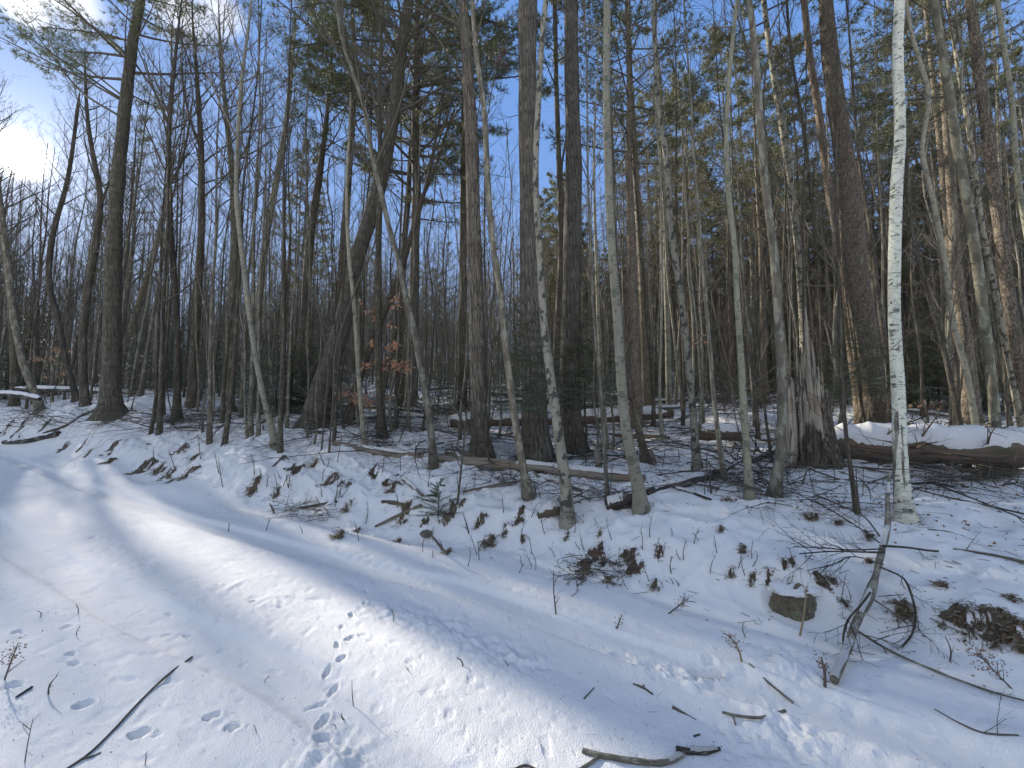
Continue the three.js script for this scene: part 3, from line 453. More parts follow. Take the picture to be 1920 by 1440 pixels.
hero('paleyoung', 'grey young birch curving up beside the rotten wood chunk', [1203, 955, 30, 1197, 915, 24, 1190, 880, 22, 1175, 815, 20, 1166, 727, 19, 1158, 600, 17, 1148, 480, 16, 1140, 300, 15, 1137, 167, 14, 1138, 0, 13], bareC(6.2, 1.8, 21, { low: 3 }), { h: 12 });
hero('grey', 'slender grey sapling with a long gentle bend before the thickest pine', [991, 929, 22, 984, 895, 15, 968, 800, 14, 954, 700, 13, 946, 630, 13, 937, 540, 12, 924, 460, 11, 914, 333, 11, 907, 200, 10, 893, 100, 9, 886, 0, 8], bareC(6.4, 1.5, 18, { low: 2 }), { h: 11 });
hero('paleyoung', 'white grey young birch just left of the curved dark sapling', [1406, 931, 22, 1404, 907, 17, 1399, 830, 15, 1393, 740, 14, 1387, 640, 13, 1381, 540, 12, 1377, 460, 11, 1366, 367, 11, 1362, 233, 10, 1368, 133, 9, 1382, 0, 7], bareC(6, 1.5, 21, { low: 4 }), { h: 11 });
hero('grey', 'dark grey sapling that curves at its foot beside the white young birch', [1450, 930, 30, 1457, 895, 23, 1463, 850, 20, 1466, 740, 19, 1460, 607, 18, 1450, 467, 16, 1433, 333, 15, 1423, 200, 14, 1413, 67, 13, 1404, 0, 12], bareC(6.4, 2, 21, { low: 2 }), { h: 12, limbs: [[1420, 150, 6, 1400, 90, 5, 1385, 40, 4, 1370, 0, 3], [1418, 170, 5, 1440, 110, 4, 1452, 60, 3]] });
hero('grey', 'curved light grey sapling rising out of the fallen trunk left of centre', [813, 875, 20, 811, 840, 15, 805, 780, 14, 797, 730, 13, 785, 665, 13, 772, 600, 12, 758, 545, 12, 746, 480, 11, 733, 440, 10, 712, 350, 10, 698, 290, 9, 683, 200, 8, 666, 150, 8, 640, 67, 7, 630, 0, 6], bareC(6.3, 1.6, 18, { low: 3 }), { h: 11.5, limbs: [[704, 310, 6, 730, 250, 5, 755, 180, 4, 770, 120, 3]] });
hero('paleyoung', 'thin pale birch sapling before the leaning dark pine', [684, 842, 12, 680, 800, 9, 675, 740, 9, 669, 650, 8, 663, 560, 8, 657, 507, 8, 652, 440, 7, 650, 350, 6, 655, 250, 5], bareC(4.5, 1, 14, { low: 5 }), { h: 7.5 });
hero('brown', 'straight brown grey trunk behind the orange leaves', [717, 818, 22, 714, 780, 15, 711, 723, 13, 710, 600, 12, 710, 440, 11, 713, 340, 10, 712, 240, 9], bareC(6, 1.8, 24, { low: 4 }), { h: 12 });
hero('paleyoung', 'grey birch curving left to right above the brushy snow, left of the leaning pine', [517, 834, 17, 509, 800, 13, 497, 755, 12, 480, 673, 11, 468, 590, 11, 458, 510, 10, 450, 440, 10, 443, 360, 9, 446, 260, 8, 452, 160, 7], bareC(7, 2, 24, { low: 4 }), { h: 13 });
hero('brown', 'dark trunk with a fan of upright twigs, third of the left thicket', [331, 788, 24, 332, 740, 15, 333, 640, 13, 328, 540, 13, 320, 440, 12, 317, 333, 11, 317, 233, 9, 324, 150, 8, 331, 83, 6], bareC(7.5, 3.2, 33, { style: FINE }), { h: 15.5, limbs: [[318, 345, 7, 338, 310, 6, 350, 260, 5, 362, 180, 3], [317, 240, 5, 290, 170, 4, 270, 110, 3]] });
hero('brown', 'dark forked trunk with a rounded bend right of the twiggy stem', [360, 758, 22, 363, 680, 17, 370, 573, 16, 377, 440, 15, 378, 340, 13, 377, 277, 12, 372, 190, 9, 366, 100, 7], bareC(7.5, 3.2, 33, { style: FINE }), { h: 16, limbs: [[377, 280, 8, 360, 235, 6, 345, 170, 5, 338, 100, 3]] });
hero('grey', 'wide grey hardwood trunk in the thicket left of the leaning pine', [428, 768, 28, 430, 720, 21, 433, 640, 20, 436, 540, 18, 440, 440, 16, 436, 330, 13, 425, 220, 10, 415, 120, 8], bareC(8, 3.2, 33, { style: FINE }), { h: 16.5 });
hero('paleyoung', 'pale grey birch trunk leaning right in the left thicket', [476, 760, 18, 480, 660, 15, 488, 540, 14, 500, 440, 13, 520, 330, 12, 535, 240, 10, 545, 150, 8, 552, 60, 6], bareC(8, 3, 30, { style: FINE }), { h: 16 });
hero('brown', 'dark trunk leaning right, forking high before open sky left of the leaning pine', [560, 760, 24, 564, 700, 18, 571, 607, 17, 580, 467, 16, 590, 390, 14, 600, 320, 12, 612, 230, 9, 618, 150, 6], bareC(8, 3, 30, { style: FINE }), { h: 15 });
hero('brown', 'slender dark trunk crossing behind the leaning pine', [606, 772, 20, 618, 690, 16, 630, 600, 15, 645, 460, 14, 653, 340, 13, 662, 200, 11, 664, 100, 9, 660, 0, 7], pineC(9, 2.6, 20, { dead: 8 }), { h: 17 });
hero('redpine', 'pale leaning birch-like trunk tilted right in the left thicket', [225, 725, 16, 232, 660, 14, 252, 600, 14, 273, 530, 13, 288, 480, 12, 300, 430, 11, 311, 390, 9], bareC(9, 2, 15), { h: 14, d: 22 });
hero('brown', 'dark trunk with a crook and low fork beside the big left pine', [160, 757, 20, 156, 700, 17, 156, 620, 17, 165, 540, 17, 180, 450, 15, 188, 370, 13, 178, 310, 11, 165, 230, 8, 160, 150, 6], bareC(7, 3, 30, { style: FINE }), { h: 15, limbs: [[172, 470, 8, 185, 400, 7, 205, 340, 5, 225, 290, 3]] });
hero('brown', 'leaning dark trunk second from the left edge', [144, 750, 17, 135, 715, 14, 122, 670, 13, 112, 610, 13, 93, 540, 13, 94, 470, 12, 104, 420, 11, 128, 330, 9, 146, 200, 7], bareC(7, 2.6, 27, { style: FINE }), { h: 14 });
hero('grey', 'light grey curved trunk nearest the left edge, leaning left over the brush', [76, 768, 22, 62, 730, 17, 46, 690, 16, 34, 640, 16, 25, 590, 16, 15, 500, 15, 4, 410, 14, -6, 320, 12, -14, 200, 9], bareC(6, 3, 27, { style: FINE }), { h: 14 });
hero('brown', 'dark upright trunk in the sun glow at the left edge', [30, 732, 22, 28, 660, 20, 20, 560, 19, 8, 460, 17, -6, 360, 14, -14, 240, 11], bareC(8, 3, 30, { style: FINE }), { h: 16, d: 20 });
hero('pine', 'dark pine with thick foliage right behind the leaning pine', [769, 768, 26, 772, 720, 22, 776, 600, 20, 778, 467, 18, 781, 367, 17, 778, 233, 15, 780, 167, 14, 784, 0, 12], pineC(7.5, 4, 62, { dead: 10 }), { h: 19, limbNeedles: true, limbStyle: WPM, limbs: [[789, 375, 8, 810, 330, 7, 830, 270, 6, 852, 205, 4], [779, 165, 7, 850, 150, 6, 920, 148, 4, 985, 142, 2], [783, 50, 7, 850, 30, 6, 920, 40, 4, 980, 60, 2], [779, 255, 6, 830, 235, 5, 880, 235, 3, 910, 250, 2], [780, 100, 6, 860, 85, 5, 930, 95, 3, 975, 105, 2], [779, 200, 6, 720, 180, 5, 660, 190, 3], [781, 330, 5, 735, 320, 4, 700, 330, 2], [778, 290, 5, 830, 300, 4, 865, 320, 2]] });
hero('brown', 'narrow dark trunk touching the foliage-hung dark pine on its left', [753, 758, 17, 753, 680, 14, 754, 573, 13, 759, 440, 12, 765, 370, 10, 770, 280, 8], pineC(8, 2.6, 26, { dead: 8 }), { h: 16 });
hero('brown', 'dark trunk slanting up to the right under the orange leaves', [652, 790, 20, 662, 750, 16, 690, 660, 15, 718, 590, 14, 745, 525, 13, 765, 460, 11, 785, 400, 8], bareC(7, 1.6, 15), { h: 11 });
hero('pine', 'dark narrow pine trunk directly left behind the slimmer grey pine', [867, 762, 20, 867, 700, 16, 867, 600, 15, 868, 467, 14, 869, 330, 12, 870, 167, 10], pineC(12, 2.2, 20, { dead: 10 }), { h: 17 });
hero('brown', 'thin dark trunk seen between the two thick grey pines', [1040, 770, 14, 1041, 700, 12, 1048, 560, 11, 1052, 480, 11, 1049, 340, 10, 1043, 150, 9, 1040, 0, 8], pineC(11, 2, 14, { dead: 6 }), { h: 17, limbs: [[1050, 470, 6, 1060, 400, 6, 1052, 330, 5, 1063, 250, 4, 1078, 170, 3]] });
hero('flaky', 'blotched slender birch whose foot stands behind the dark mossy log', [1308, 875, 20, 1304, 840, 16, 1300, 780, 14, 1290, 680, 14, 1277, 560, 13, 1258, 433, 12, 1250, 300, 11, 1234, 200, 10, 1227, 33, 8], bareC(7, 1.8, 21, { low: 3 }), { h: 13 });
hero('brown', 'dark slender trunk on a mossy stub between grey birch and mossy log', [1213, 866, 22, 1203, 830, 14, 1190, 770, 12, 1175, 690, 11, 1165, 600, 10, 1155, 480, 9], bareC(5.5, 1.4, 15, { low: 3 }), { h: 9 });
hero('redpine', 'straight brown conifer trunk at mid distance right of the grey birch', [1212, 735, 18, 1210, 680, 15, 1206, 560, 15, 1200, 450, 13, 1192, 330, 11, 1186, 200, 9], pineC(9, 2.6, 30, { dead: 14, style: RP, needle: M.olive }), { h: 18, d: 15 });
hero('flaky', 'pale patched trunk rising behind the broken stump, leaning left', [1512, 745, 20, 1509, 680, 17, 1504, 570, 16, 1496, 460, 15, 1480, 333, 14, 1466, 233, 13, 1452, 150, 12, 1440, 67, 11, 1432, 0, 10], pineC(10, 2.2, 22, { dead: 12, style: RP, needle: M.olive }), { h: 17, d: 11 });
hero('brown', 'thin dark sapling arching left of the reddish conifers', [1545, 735, 11, 1540, 600, 9, 1530, 467, 8, 1514, 300, 7, 1500, 200, 7, 1483, 100, 6, 1475, 0, 5], bareC(7, 1.5, 18, { low: 4 }), { h: 12, d: 9.5 });
hero('paleyoung', 'yellowish crooked sapling right of the white paper birch', [1842, 885, 19, 1832, 820, 15, 1815, 710, 14, 1788, 607, 13, 1770, 480, 12, 1758, 420, 12, 1746, 360, 11, 1728, 283, 11, 1741, 205, 10, 1740, 165, 10, 1714, 83, 9, 1700, 10, 8], bareC(7, 1.6, 18, { low: 4 }), { h: 12 });
hero('grey', 'dark blotched trunk leaning left behind the yellowish sapling', [1872, 886, 32, 1868, 820, 25, 1858, 707, 24, 1846, 607, 24, 1830, 480, 23, 1812, 367, 22, 1793, 267, 21, 1779, 167, 20, 1762, 67, 18, 1750, 0, 17], pineC(9, 2.2, 22, { dead: 14, style: RP, needle: M.olive }), { h: 17 });
hero('brown', 'brown sapling with a low fork between the white birch and yellowish sapling', [1813, 876, 17, 1804, 810, 13, 1792, 757, 12, 1770, 657, 12, 1747, 573, 11, 1720, 475, 10, 1705, 400, 9, 1700, 300, 7], bareC(5, 1.6, 18, { low: 5 }), { h: 10, limbs: [[1793, 760, 8, 1775, 690, 7, 1768, 600, 6, 1764, 500, 5, 1755, 420, 3]] });
hero('redpine', 'thick brown conifer leaning left at the upper right edge', [1955, 860, 40, 1940, 790, 34, 1915, 690, 31, 1896, 590, 29, 1880, 467, 27, 1866, 367, 26, 1850, 233, 25, 1836, 133, 24, 1820, 0, 22], pineC(8.5, 2.8, 30, { dead: 18, style: RP, needle: M.olive }), { h: 18 });
hero('flaky', 'pale birch with dark bands slanting to the right edge', [1925, 850, 20, 1913, 790, 17, 1898, 707, 16, 1878, 607, 15, 1858, 510, 14, 1842, 430, 13, 1830, 340, 12, 1815, 230, 11], bareC(8, 1.8, 21, { low: 3 }), { h: 13, d: 8.5 });
hero('paleyoung', 'sunlit cream-coloured birch leaning out of the upper right edge', [1990, 880, 24, 1975, 760, 20, 1950, 600, 17, 1930, 460, 15, 1913, 367, 14, 1904, 290, 13, 1896, 183, 13, 1881, 83, 12, 1870, 0, 11], bareC(7.5, 1.6, 18, { low: 2 }), { h: 12, d: 6.5 });
hero('paleyoung', 'thin pale birch with white edge right of the straight brown conifer', [1254, 745, 12, 1253, 690, 11, 1251, 600, 10, 1248, 480, 10, 1242, 340, 9, 1240, 200, 7], bareC(9, 2, 21), { h: 16, d: 15 });
hero('grey', 'thin straight sapling before the two grey pines, right of the blotched birch', [1138, 925, 9, 1134, 850, 7, 1128, 760, 7, 1120, 660, 6, 1111, 560, 6, 1106, 450, 5, 1102, 330, 4], bareC(4, 0.9, 15, { low: 5 }), { h: 7.5 });
hero('paleyoung', 'thin cream sapling behind the upright grey snag', [1137, 835, 9, 1133, 770, 8, 1128, 690, 7, 1122, 600, 7, 1118, 480, 6, 1114, 350, 5], bareC(6, 1.4, 15, { low: 3 }), { h: 10 });
hero('brown', 'thin sapling leaning left beside the stump, its foot in open snow', [1606, 953, 13, 1598, 900, 10, 1588, 830, 9, 1582, 760, 8, 1578, 680, 7, 1574, 580, 6], bareC(2.6, 0.9, 14, { low: 5 }), { h: 5 });
hero('grey', 'thin sapling with a bent foot between blotched birch and white young birch', [1358, 893, 13, 1352, 855, 10, 1345, 800, 9, 1338, 740, 9, 1330, 640, 8, 1318, 500, 7, 1305, 350, 6], bareC(5.5, 1.3, 18, { low: 4 }), { h: 9.5 });

// ---- kinds of tree that stand in numbers further back
const hide = [];
function proto(base, category, make) { const o = new THREE.Group(); o.userData = { base, category }; make(o); hide.push(o); return o; }
function straight(h, r, wob, s) {
  const pts = [], rads = []; let x = 0, z = 0;
  for (let k = 0; k <= 9; k++) { const t = k / 9; pts.push(V(x, -0.25 + t * (h + 0.25), z)); rads.push(Math.max(0.012, r * (1 - 0.9 * t) * (k === 0 ? 1.35 : 1))); x += rr(-1, 1) * wob; z += rr(-1, 1) * wob; }
  return sampleTrunk(pts, rads, 18);
}
function standing(base, category, h, r, wob, mat, twig, c, s) {
  return proto(base, category, (o) => { srand(s); const tr = straight(h, r, wob, s), g = new Geo(); g.tube(tr.out, tr.rad, 9, Math.max(1, Math.round(r * 12)), 0.5, { shape: trunkShape(3, 0.08, s) }); g.build('trunk', mat, o); crown(o, tr, c, twig); });
}
const P = {
  hard: [standing('hardwood_tree', 'tree', 14, 0.085, 0.09, M.brown, M.twig, bareC(3.8, 3, 22, { style: FINE }), 11), standing('hardwood_tree', 'tree', 16, 0.11, 0.08, M.grey, M.twig, bareC(5, 3.2, 22, { style: FINE }), 12), standing('hardwood_tree', 'tree', 12.5, 0.065, 0.09, M.brown, M.twig, bareC(3, 2.4, 22, { style: FINE }), 13), standing('hardwood_tree', 'tree', 15, 0.09, 0.1, M.grey, M.twig, bareC(4.4, 3, 22, { style: FINE }), 14)],
  birch: [standing('birch_tree', 'birch', 13, 0.065, 0.08, M.paleyoung, M.paletwig, bareC(5, 2.2, 16), 21), standing('birch_tree', 'birch', 12, 0.06, 0.09, M.brown, M.twig, bareC(4.6, 2.1, 16), 22), standing('birch_tree', 'birch', 15, 0.08, 0.07, M.paleyoung, M.paletwig, bareC(7, 2.4, 15), 23)],
  conifer: [standing('conifer_tree', 'conifer', 17, 0.13, 0.07, M.redpine, M.twig, pineC(7, 2.6, 46, { style: RP, needle: M.olive, dead: 36, deadLen: 1.6 }), 31), standing('conifer_tree', 'conifer', 15.5, 0.1, 0.09, M.brown, M.twig, pineC(6.5, 2.3, 44, { style: RP, needle: M.olive, dead: 36, deadLen: 1.6 }), 32), standing('conifer_tree', 'conifer', 18, 0.15, 0.06, M.redpine, M.twig, pineC(8, 2.8, 44, { style: RP, needle: M.needle, dead: 26, deadLen: 1.6 }), 33)],
  pine: [standing('pine_tree', 'pine', 18, 0.17, 0.07, M.pine, M.twig, pineC(7, 3.3, 36, { style: WPLOW, dead: 16 }), 41), standing('pine_tree', 'pine', 13, 0.11, 0.07, M.pine, M.twig, pineC(3.5, 2.6, 32, { style: WPLOW, dead: 10 }), 42)],
  pole: [standing('hardwood_pole', 'tree', 11, 0.042, 0.06, M.brown, M.twig, bareC(4.5, 1.5, 18, { k2: 3, low: 3 }), 71), standing('hardwood_pole', 'tree', 12.5, 0.05, 0.05, M.grey, M.twig, bareC(5.5, 1.7, 18, { k2: 3, low: 4 }), 72), standing('hardwood_pole', 'tree', 9.5, 0.034, 0.07, M.paleyoung, M.paletwig, bareC(4, 1.3, 16, { k2: 3, low: 3 }), 73), standing('hardwood_pole', 'tree', 13, 0.046, 0.08, M.brown, M.twig, bareC(6, 1.7, 18, { k2: 3, low: 5 }), 74)],
  sapling: [standing('sapling', 'sapling', 5.5, 0.022, 0.1, M.brown, M.twig, bareC(1.4, 1, 14, { k2: 3 }), 51), standing('sapling', 'sapling', 7, 0.028, 0.12, M.grey, M.twig, bareC(2, 1.1, 14, { k2: 3 }), 52), standing('sapling', 'sapling', 4, 0.014, 0.09, M.twig, M.twig, bareC(0.8, 0.8, 12, { k2: 3 }), 53)],
};
// small evergreens of the understorey: flat dark sprays
function firTree(base, h, w, n, s, low = 0.12) {
  return proto(base, 'fir', (o) => {
    srand(s); const tr = straight(h, 0.012 + h * 0.006, 0.03, s), g = new Geo(), gw = new Geo(), gn = new Geo(); g.tube(tr.out, tr.rad, 6, 1, 0.5); g.build('trunk', M.brown, o); let a = 0;
    for (let k = 0; k < n; k++) {
      const t = (k + rnd()) / n, q = along(tr, lerp(h * low, h, t)); a += 2.4 + rr(-0.3, 0.3);
      const L = w * (1 - 0.85 * t) * rr(0.75, 1.1), d = V(Math.cos(a), rr(-0.05, 0.25), Math.sin(a)).normalize(), side = V().crossVectors(d, UPV).normalize(), e = q.p.clone().addScaledVector(d, L).add(V(0, -0.12 * L, 0));
      gw.spike(q.p, e, 0.006);
      const m = Math.max(4, Math.round(L * 13));
      for (let j = 1; j <= m; j++) {
        const f = j / m, c = q.p.clone().lerp(e, f);
        for (const sg of [-1, 1]) {
          const l2 = L * 0.42 * (1.05 - f) + 0.05, dd = d.clone().multiplyScalar(0.8).addScaledVector(side, sg * 0.8).add(V(0, rr(-0.55, 0.25), 0)).normalize(), e2 = c.clone().addScaledVector(dd, l2), cnt = Math.max(4, Math.round(l2 / 0.016));
          for (let i = 0; i < cnt; i++) { const p0 = c.clone().lerp(e2, (i + 0.5) / cnt), pd = V().crossVectors(dd, UPV).normalize().multiplyScalar((i % 2 ? 1 : -1)).addScaledVector(dd, 0.7).add(V(0, rr(-0.5, 0.5), 0)).normalize(), sd = dd.clone().multiplyScalar(0.009); gn.tri(p0.clone().sub(sd), p0.clone().add(sd), p0.clone().addScaledVector(pd, 0.055), V(0, 0.8, 0.4)); }
        }
      }
    }
    gw.build('crown', M.twig, o); gn.build('foliage', M.fir, o).userData.kind = 'stuff';
  });
}
const FIRS = [firTree('fir_sapling', 2.6, 1.1, 46, 61), firTree('fir_sapling', 1.7, 0.9, 34, 62), firTree('fir_sapling', 3.6, 1.35, 60, 63)], HEMLOCK = firTree('hemlock_sapling', 2.9, 1.15, 44, 64, 0.42); HEMLOCK.userData.category = 'hemlock';

const ZONES = [[140, 'at the far left under the sun'], [300, 'close behind the big dark left pine'], [430, 'right of the big dark left pine'], [560, 'left of the leaning dark pine'], [700, 'behind the leaning dark pine'], [840, 'behind the orange-leaved beech sapling'], [980, 'left of the thickest grey pine'], [1130, 'seen past the two thick grey pines'], [1260, 'behind the grey curving young birch'], [1420, 'behind the black wet log'], [1560, 'behind the broken stump'], [1700, 'behind the thick reddish conifer'], [1820, 'behind the white paper birch'], [9999, 'in the crowd at the right edge']];
const KINDNAME = { hard: 'bare hardwood', birch: 'pale birch', conifer: 'straight conifer', pine: 'green pine', sapling: 'thin sapling', pole: 'slim pole-like hardwood', fir: 'small evergreen' };
const taken = heroes.map((h) => [h.x, -h.D]);
const counts = { hard: 0, birch: 0, conifer: 0, pine: 0, sapling: 0 };
function plant(kind, p, far) {
  const list = kind === 'fir' ? FIRS : P[kind], pr = list[Math.floor(rnd() * list.length)];
  const px = CX + F * p.x / Math.max(1, (-p.z)), zone = ZONES.find((z) => px < z[0])[1];
  const o = copyOf(pr, KINDNAME[kind] + ' ' + zone, KINDNAME[kind].replace(/(hardwood|birch|conifer|pine|sapling)(?= |$)/, '$1s') + ' ' + zone);
  o.position.set(p.x, H(p.x, p.z) - 0.05, p.z);
  o.rotation.set(rr(-0.05, 0.05), rr(0, 6.28), rr(-0.05, 0.05)); if (kind === 'sapling') { o.rotation.x *= 2.5; o.rotation.z *= 2.5; }
  const k = kind === 'sapling' ? rr(0.6, 1.25) : rr(0.8, 1.15); o.scale.set(k * rr(0.85, 1.2), k, k * rr(0.85, 1.2));
  taken.push([p.x, p.z]); return o;
}
// the stand between 9 and 34 m, thinned so that trunks keep apart
srand(4242);
// the low sun reaches these trunks through lanes between the crowns: x, z, height
const LANES = [[7.6, -9, 3], [7.6, -9, 7], [10, -15, 6], [14, -15, 7], [6, -13, 6], [12, -11, 5], [4, -6.6, 1.6], [3.9, -4.3, 3], [5, -17, 7], [2, -12, 5], [17, -14, 7], [9, -20, 9]].map(([x, z, h]) => V(x, tps(x, z) + h, z));
const HL = Math.hypot(SUN.x, SUN.z), SX = SUN.x / HL, SZ = SUN.z / HL;
const shades = (x, z) => LANES.some((p) => { const t = (x - p.x) * SX + (z - p.z) * SZ; return t > 0.6 && p.y + t * SUN.y / HL < tps(x, z) + 15 && Math.abs((x - p.x) * SZ - (z - p.z) * SX) < 1.3; });
function spot(d0, d1, gap, x0 = -0.15, x1 = 1.15) {
  for (let k = 0; k < 60; k++) {
    const d = Math.sqrt(lerp(d0 * d0, d1 * d1, rnd())), px = lerp(1920 * x0, 1920 * x1, rnd()), x = (px - CX) / F * d, z = -d;
    if (sOf(x, z) < 1.3) continue;
    if (taken.some(([a, b]) => (a - x) ** 2 + (b - z) ** 2 < gap * gap)) continue;
    if (d1 > 28 && shades(x, z) && rnd() < (d1 > 33 ? 0.95 : 0.88)) continue;
    return { x, z, px, d };
  }
  return null;
}
const pick = (px, d) => {
  const q = rnd();
  if (px < 420 && d > 15 && rnd() < 0.45) return 'none';
  if (px < 620) return q < 0.76 ? 'hard' : q < 0.95 ? 'birch' : q < 0.98 ? 'conifer' : 'pine';
  if (px < 830) return q < 0.6 ? 'hard' : q < 0.88 ? 'birch' : 'pine';
  if (px < 980) return d < 24 ? 'none' : q < 0.6 ? 'hard' : 'birch';
  if (px < 1110) return d < 17 ? 'none' : q < 0.35 ? 'hard' : q < 0.6 ? 'birch' : 'conifer';
  return q < 0.3 ? 'hard' : q < 0.52 ? 'birch' : q < (d > 33 ? 0.72 : 0.95) ? 'conifer' : d > 33 ? 'hard' : 'pine';
};
for (let k = 0; k < 175; k++) { const s = spot(10.5, 34, 0.75); if (!s) continue; const kind = pick(s.px, s.d); if (kind !== 'none') plant(kind, s); }
srand(515); for (let k = 0; k < 190; k++) { const s = spot(8.5, 30, 0.5, -0.1, 1.1); if (s) plant('pole', s); }
for (let k = 0; k < 10; k++) { const s = spot(12, 29, 0.9, 0.57, 1.06); if (s) plant('conifer', s); }
for (let k = 0; k < 70; k++) { const s = spot(8.5, 24, 0.5, 0.55, 1.06); if (s) plant('pole', s); }
for (let k = 0; k < 30; k++) { const s = spot(9, 18, 0.5, 0.08, 0.36); if (s) plant('pole', s); }
for (let k = 0; k < 40; k++) { const s = spot(15, 40, 0.9, -0.25, 0.14); if (s) plant('hard', s); }
srand(518); for (let k = 0; k < 12; k++) { const s = spot(19, 44, 0.8, -0.3, 0.07); if (s) plant('hard', s); }
for (let k = 0; k < 5; k++) { const s = spot(22, 40, 1.2, -0.35, 0.0); if (s) plant('pine', s); }
srand(516); for (let k = 0; k < 50; k++) { const s = spot(8, 15, 0.35, 0.1, 0.5); if (s) plant('sapling', s); }
for (let k = 0; k < 120; k++) { const s = spot(7, 26, 0.4, -0.02, 1.02); if (s) plant('sapling', s); }
for (const [px, py, k, sc] of [[600, 775, 0, 1.1], [545, 770, 1, 1.2], [640, 765, 1, 1], [505, 760, 0, 1], [575, 765, 2, 0.9], [330, 735, 2, 1], [60, 735, 2, 1.4], [110, 730, 0, 1.3], [820, 775, 1, 1.0], [850, 770, 1, 0.9], [1110, 775, 2, 0.9], [1150, 760, 1, 1], [1240, 752, 1, 1.1], [1180, 748, 0, 1], [1640, 770, 1, 1], [1590, 760, 0, 1], [1740, 770, 0, 1.2], [1790, 765, 2, 1], [250, 738, 0, 1.2], [620, 785, 0, 0.8], [520, 775, 2, 1], [480, 765, 0, 1.1], [870, 765, 2, 0.9], [960, 760, 1, 1.2], [1130, 765, 0, 1.2], [1215, 755, 2, 0.9], [1290, 752, 0, 1.2], [1340, 748, 1, 1.2], [1760, 765, 2, 1.2], [1880, 765, 0, 1.3], [300, 735, 0, 1.3], [400, 745, 2, 1], [705, 790, 1, 0.5], [750, 792, 1, 0.6]]) {
  const p = hit(px, py), o = copyOf(FIRS[k], KINDNAME.fir + ' ' + ZONES.find((z) => px < z[0])[1], KINDNAME.fir + 's ' + ZONES.find((z) => px < z[0])[1]);
  o.position.copy(p); o.rotation.y = rr(0, 6); o.scale.setScalar(sc);
}
for (const [px, d, sc, l] of [[986, 7.05, 0.95, 'dark green hemlock spreading flat boughs before the thickest grey pine'], [1098, 8.9, 1.1, 'green hemlock sapling right of the second grey pine'], [1625, 8.4, 0.95, 'green hemlock sapling between the stump and the white birch'], [1050, 9.5, 0.9, 'hemlock sapling showing between the two thick grey pines']]) {
  const o = copyOf(HEMLOCK, l), q = at(px, 850, d); delete o.userData.group; o.position.set(q.x, H(q.x, q.z) - 0.04, q.z); o.rotation.y = px; o.scale.setScalar(sc);
}
// the far wood, which reads as one mass
{
  srand(99); const lists = [];
  const kinds = [...P.hard, ...P.birch, ...P.conifer, ...P.pine, ...P.pole, ...P.sapling, ...FIRS];
  kinds.forEach((k, i) => (lists[i] = []));
  for (let k = 0; k < 2200; k++) {
    const d = lerp(33, 105, Math.pow(rnd(), 0.8)), px = lerp(-250, 2170, rnd()), x = (px - CX) / F * d, z = -d; const kind = pick(px, d); if (kind === 'none' || (px < 260 && rnd() < 0.5)) continue;
    const base = { hard: 0, birch: P.hard.length, conifer: P.hard.length + P.birch.length, pine: P.hard.length + P.birch.length + P.conifer.length }[kind], i = base + Math.floor(rnd() * P[kind].length);
    const s = rr(0.75, 1.1); lists[i].push(new THREE.Matrix4().compose(V(x, tps(x, z) - 0.2, z), new THREE.Quaternion().setFromEuler(new THREE.Euler(rr(-0.04, 0.04), rr(0, 6.3), rr(-0.04, 0.04))), V(s, s, s)));
  }
  const at0 = kinds.length - 6, atP = at0 - P.pole.length;
  for (let k = 0; k < 1700; k++) { const d = lerp(22, 100, Math.pow(rnd(), 0.9)), px = lerp(-250, 2170, rnd()), x = (px - CX) / F * d, z = -d; if (sOf(x, z) < 1.5) continue; const s = rr(0.8, 1.2); lists[atP + Math.floor(rnd() * P.pole.length)].push(new THREE.Matrix4().compose(V(x, H(x, z) - 0.1, z), new THREE.Quaternion().setFromEuler(new THREE.Euler(rr(-0.06, 0.06), rr(0, 6.3), rr(-0.06, 0.06))), V(s, s, s))); }
  for (let k = 0; k < 4200; k++) {
    const d = lerp(17, 95, Math.pow(rnd(), 0.9)), px = lerp(-250, 2170, rnd()), x = (px - CX) / F * d, z = -d; if (sOf(x, z) < 1.5) continue;
    const fir = rnd() < (px > 1100 ? 0.05 : 0.13), s = fir ? rr(0.7, 1.5) : rr(0.6, 1.1); lists[at0 + (fir ? 3 : 0) + Math.floor(rnd() * 3)].push(new THREE.Matrix4().compose(V(x, H(x, z) - 0.1, z), new THREE.Quaternion().setFromEuler(new THREE.Euler(rr(-0.15, 0.15), rr(0, 6.3), rr(-0.15, 0.15))), V(s, s, s)));
  }
  const wood = new THREE.Group(); wood.name = 'far_forest'; wood.userData = { label: 'far wood of thin bare trunks and conifers closing the view', category: 'forest', kind: 'stuff' }; scene.add(wood);
  kinds.forEach((k, i) => { if (lists[i].length) for (const c of k.children) { const im = new THREE.InstancedMesh(c.geometry, c.material, lists[i].length); lists[i].forEach((m, j) => im.setMatrixAt(j, m)); im.name = c.name; im.castShadow = im.receiveShadow = true; im.userData = { kind: 'stuff' }; wood.add(im); } });
}

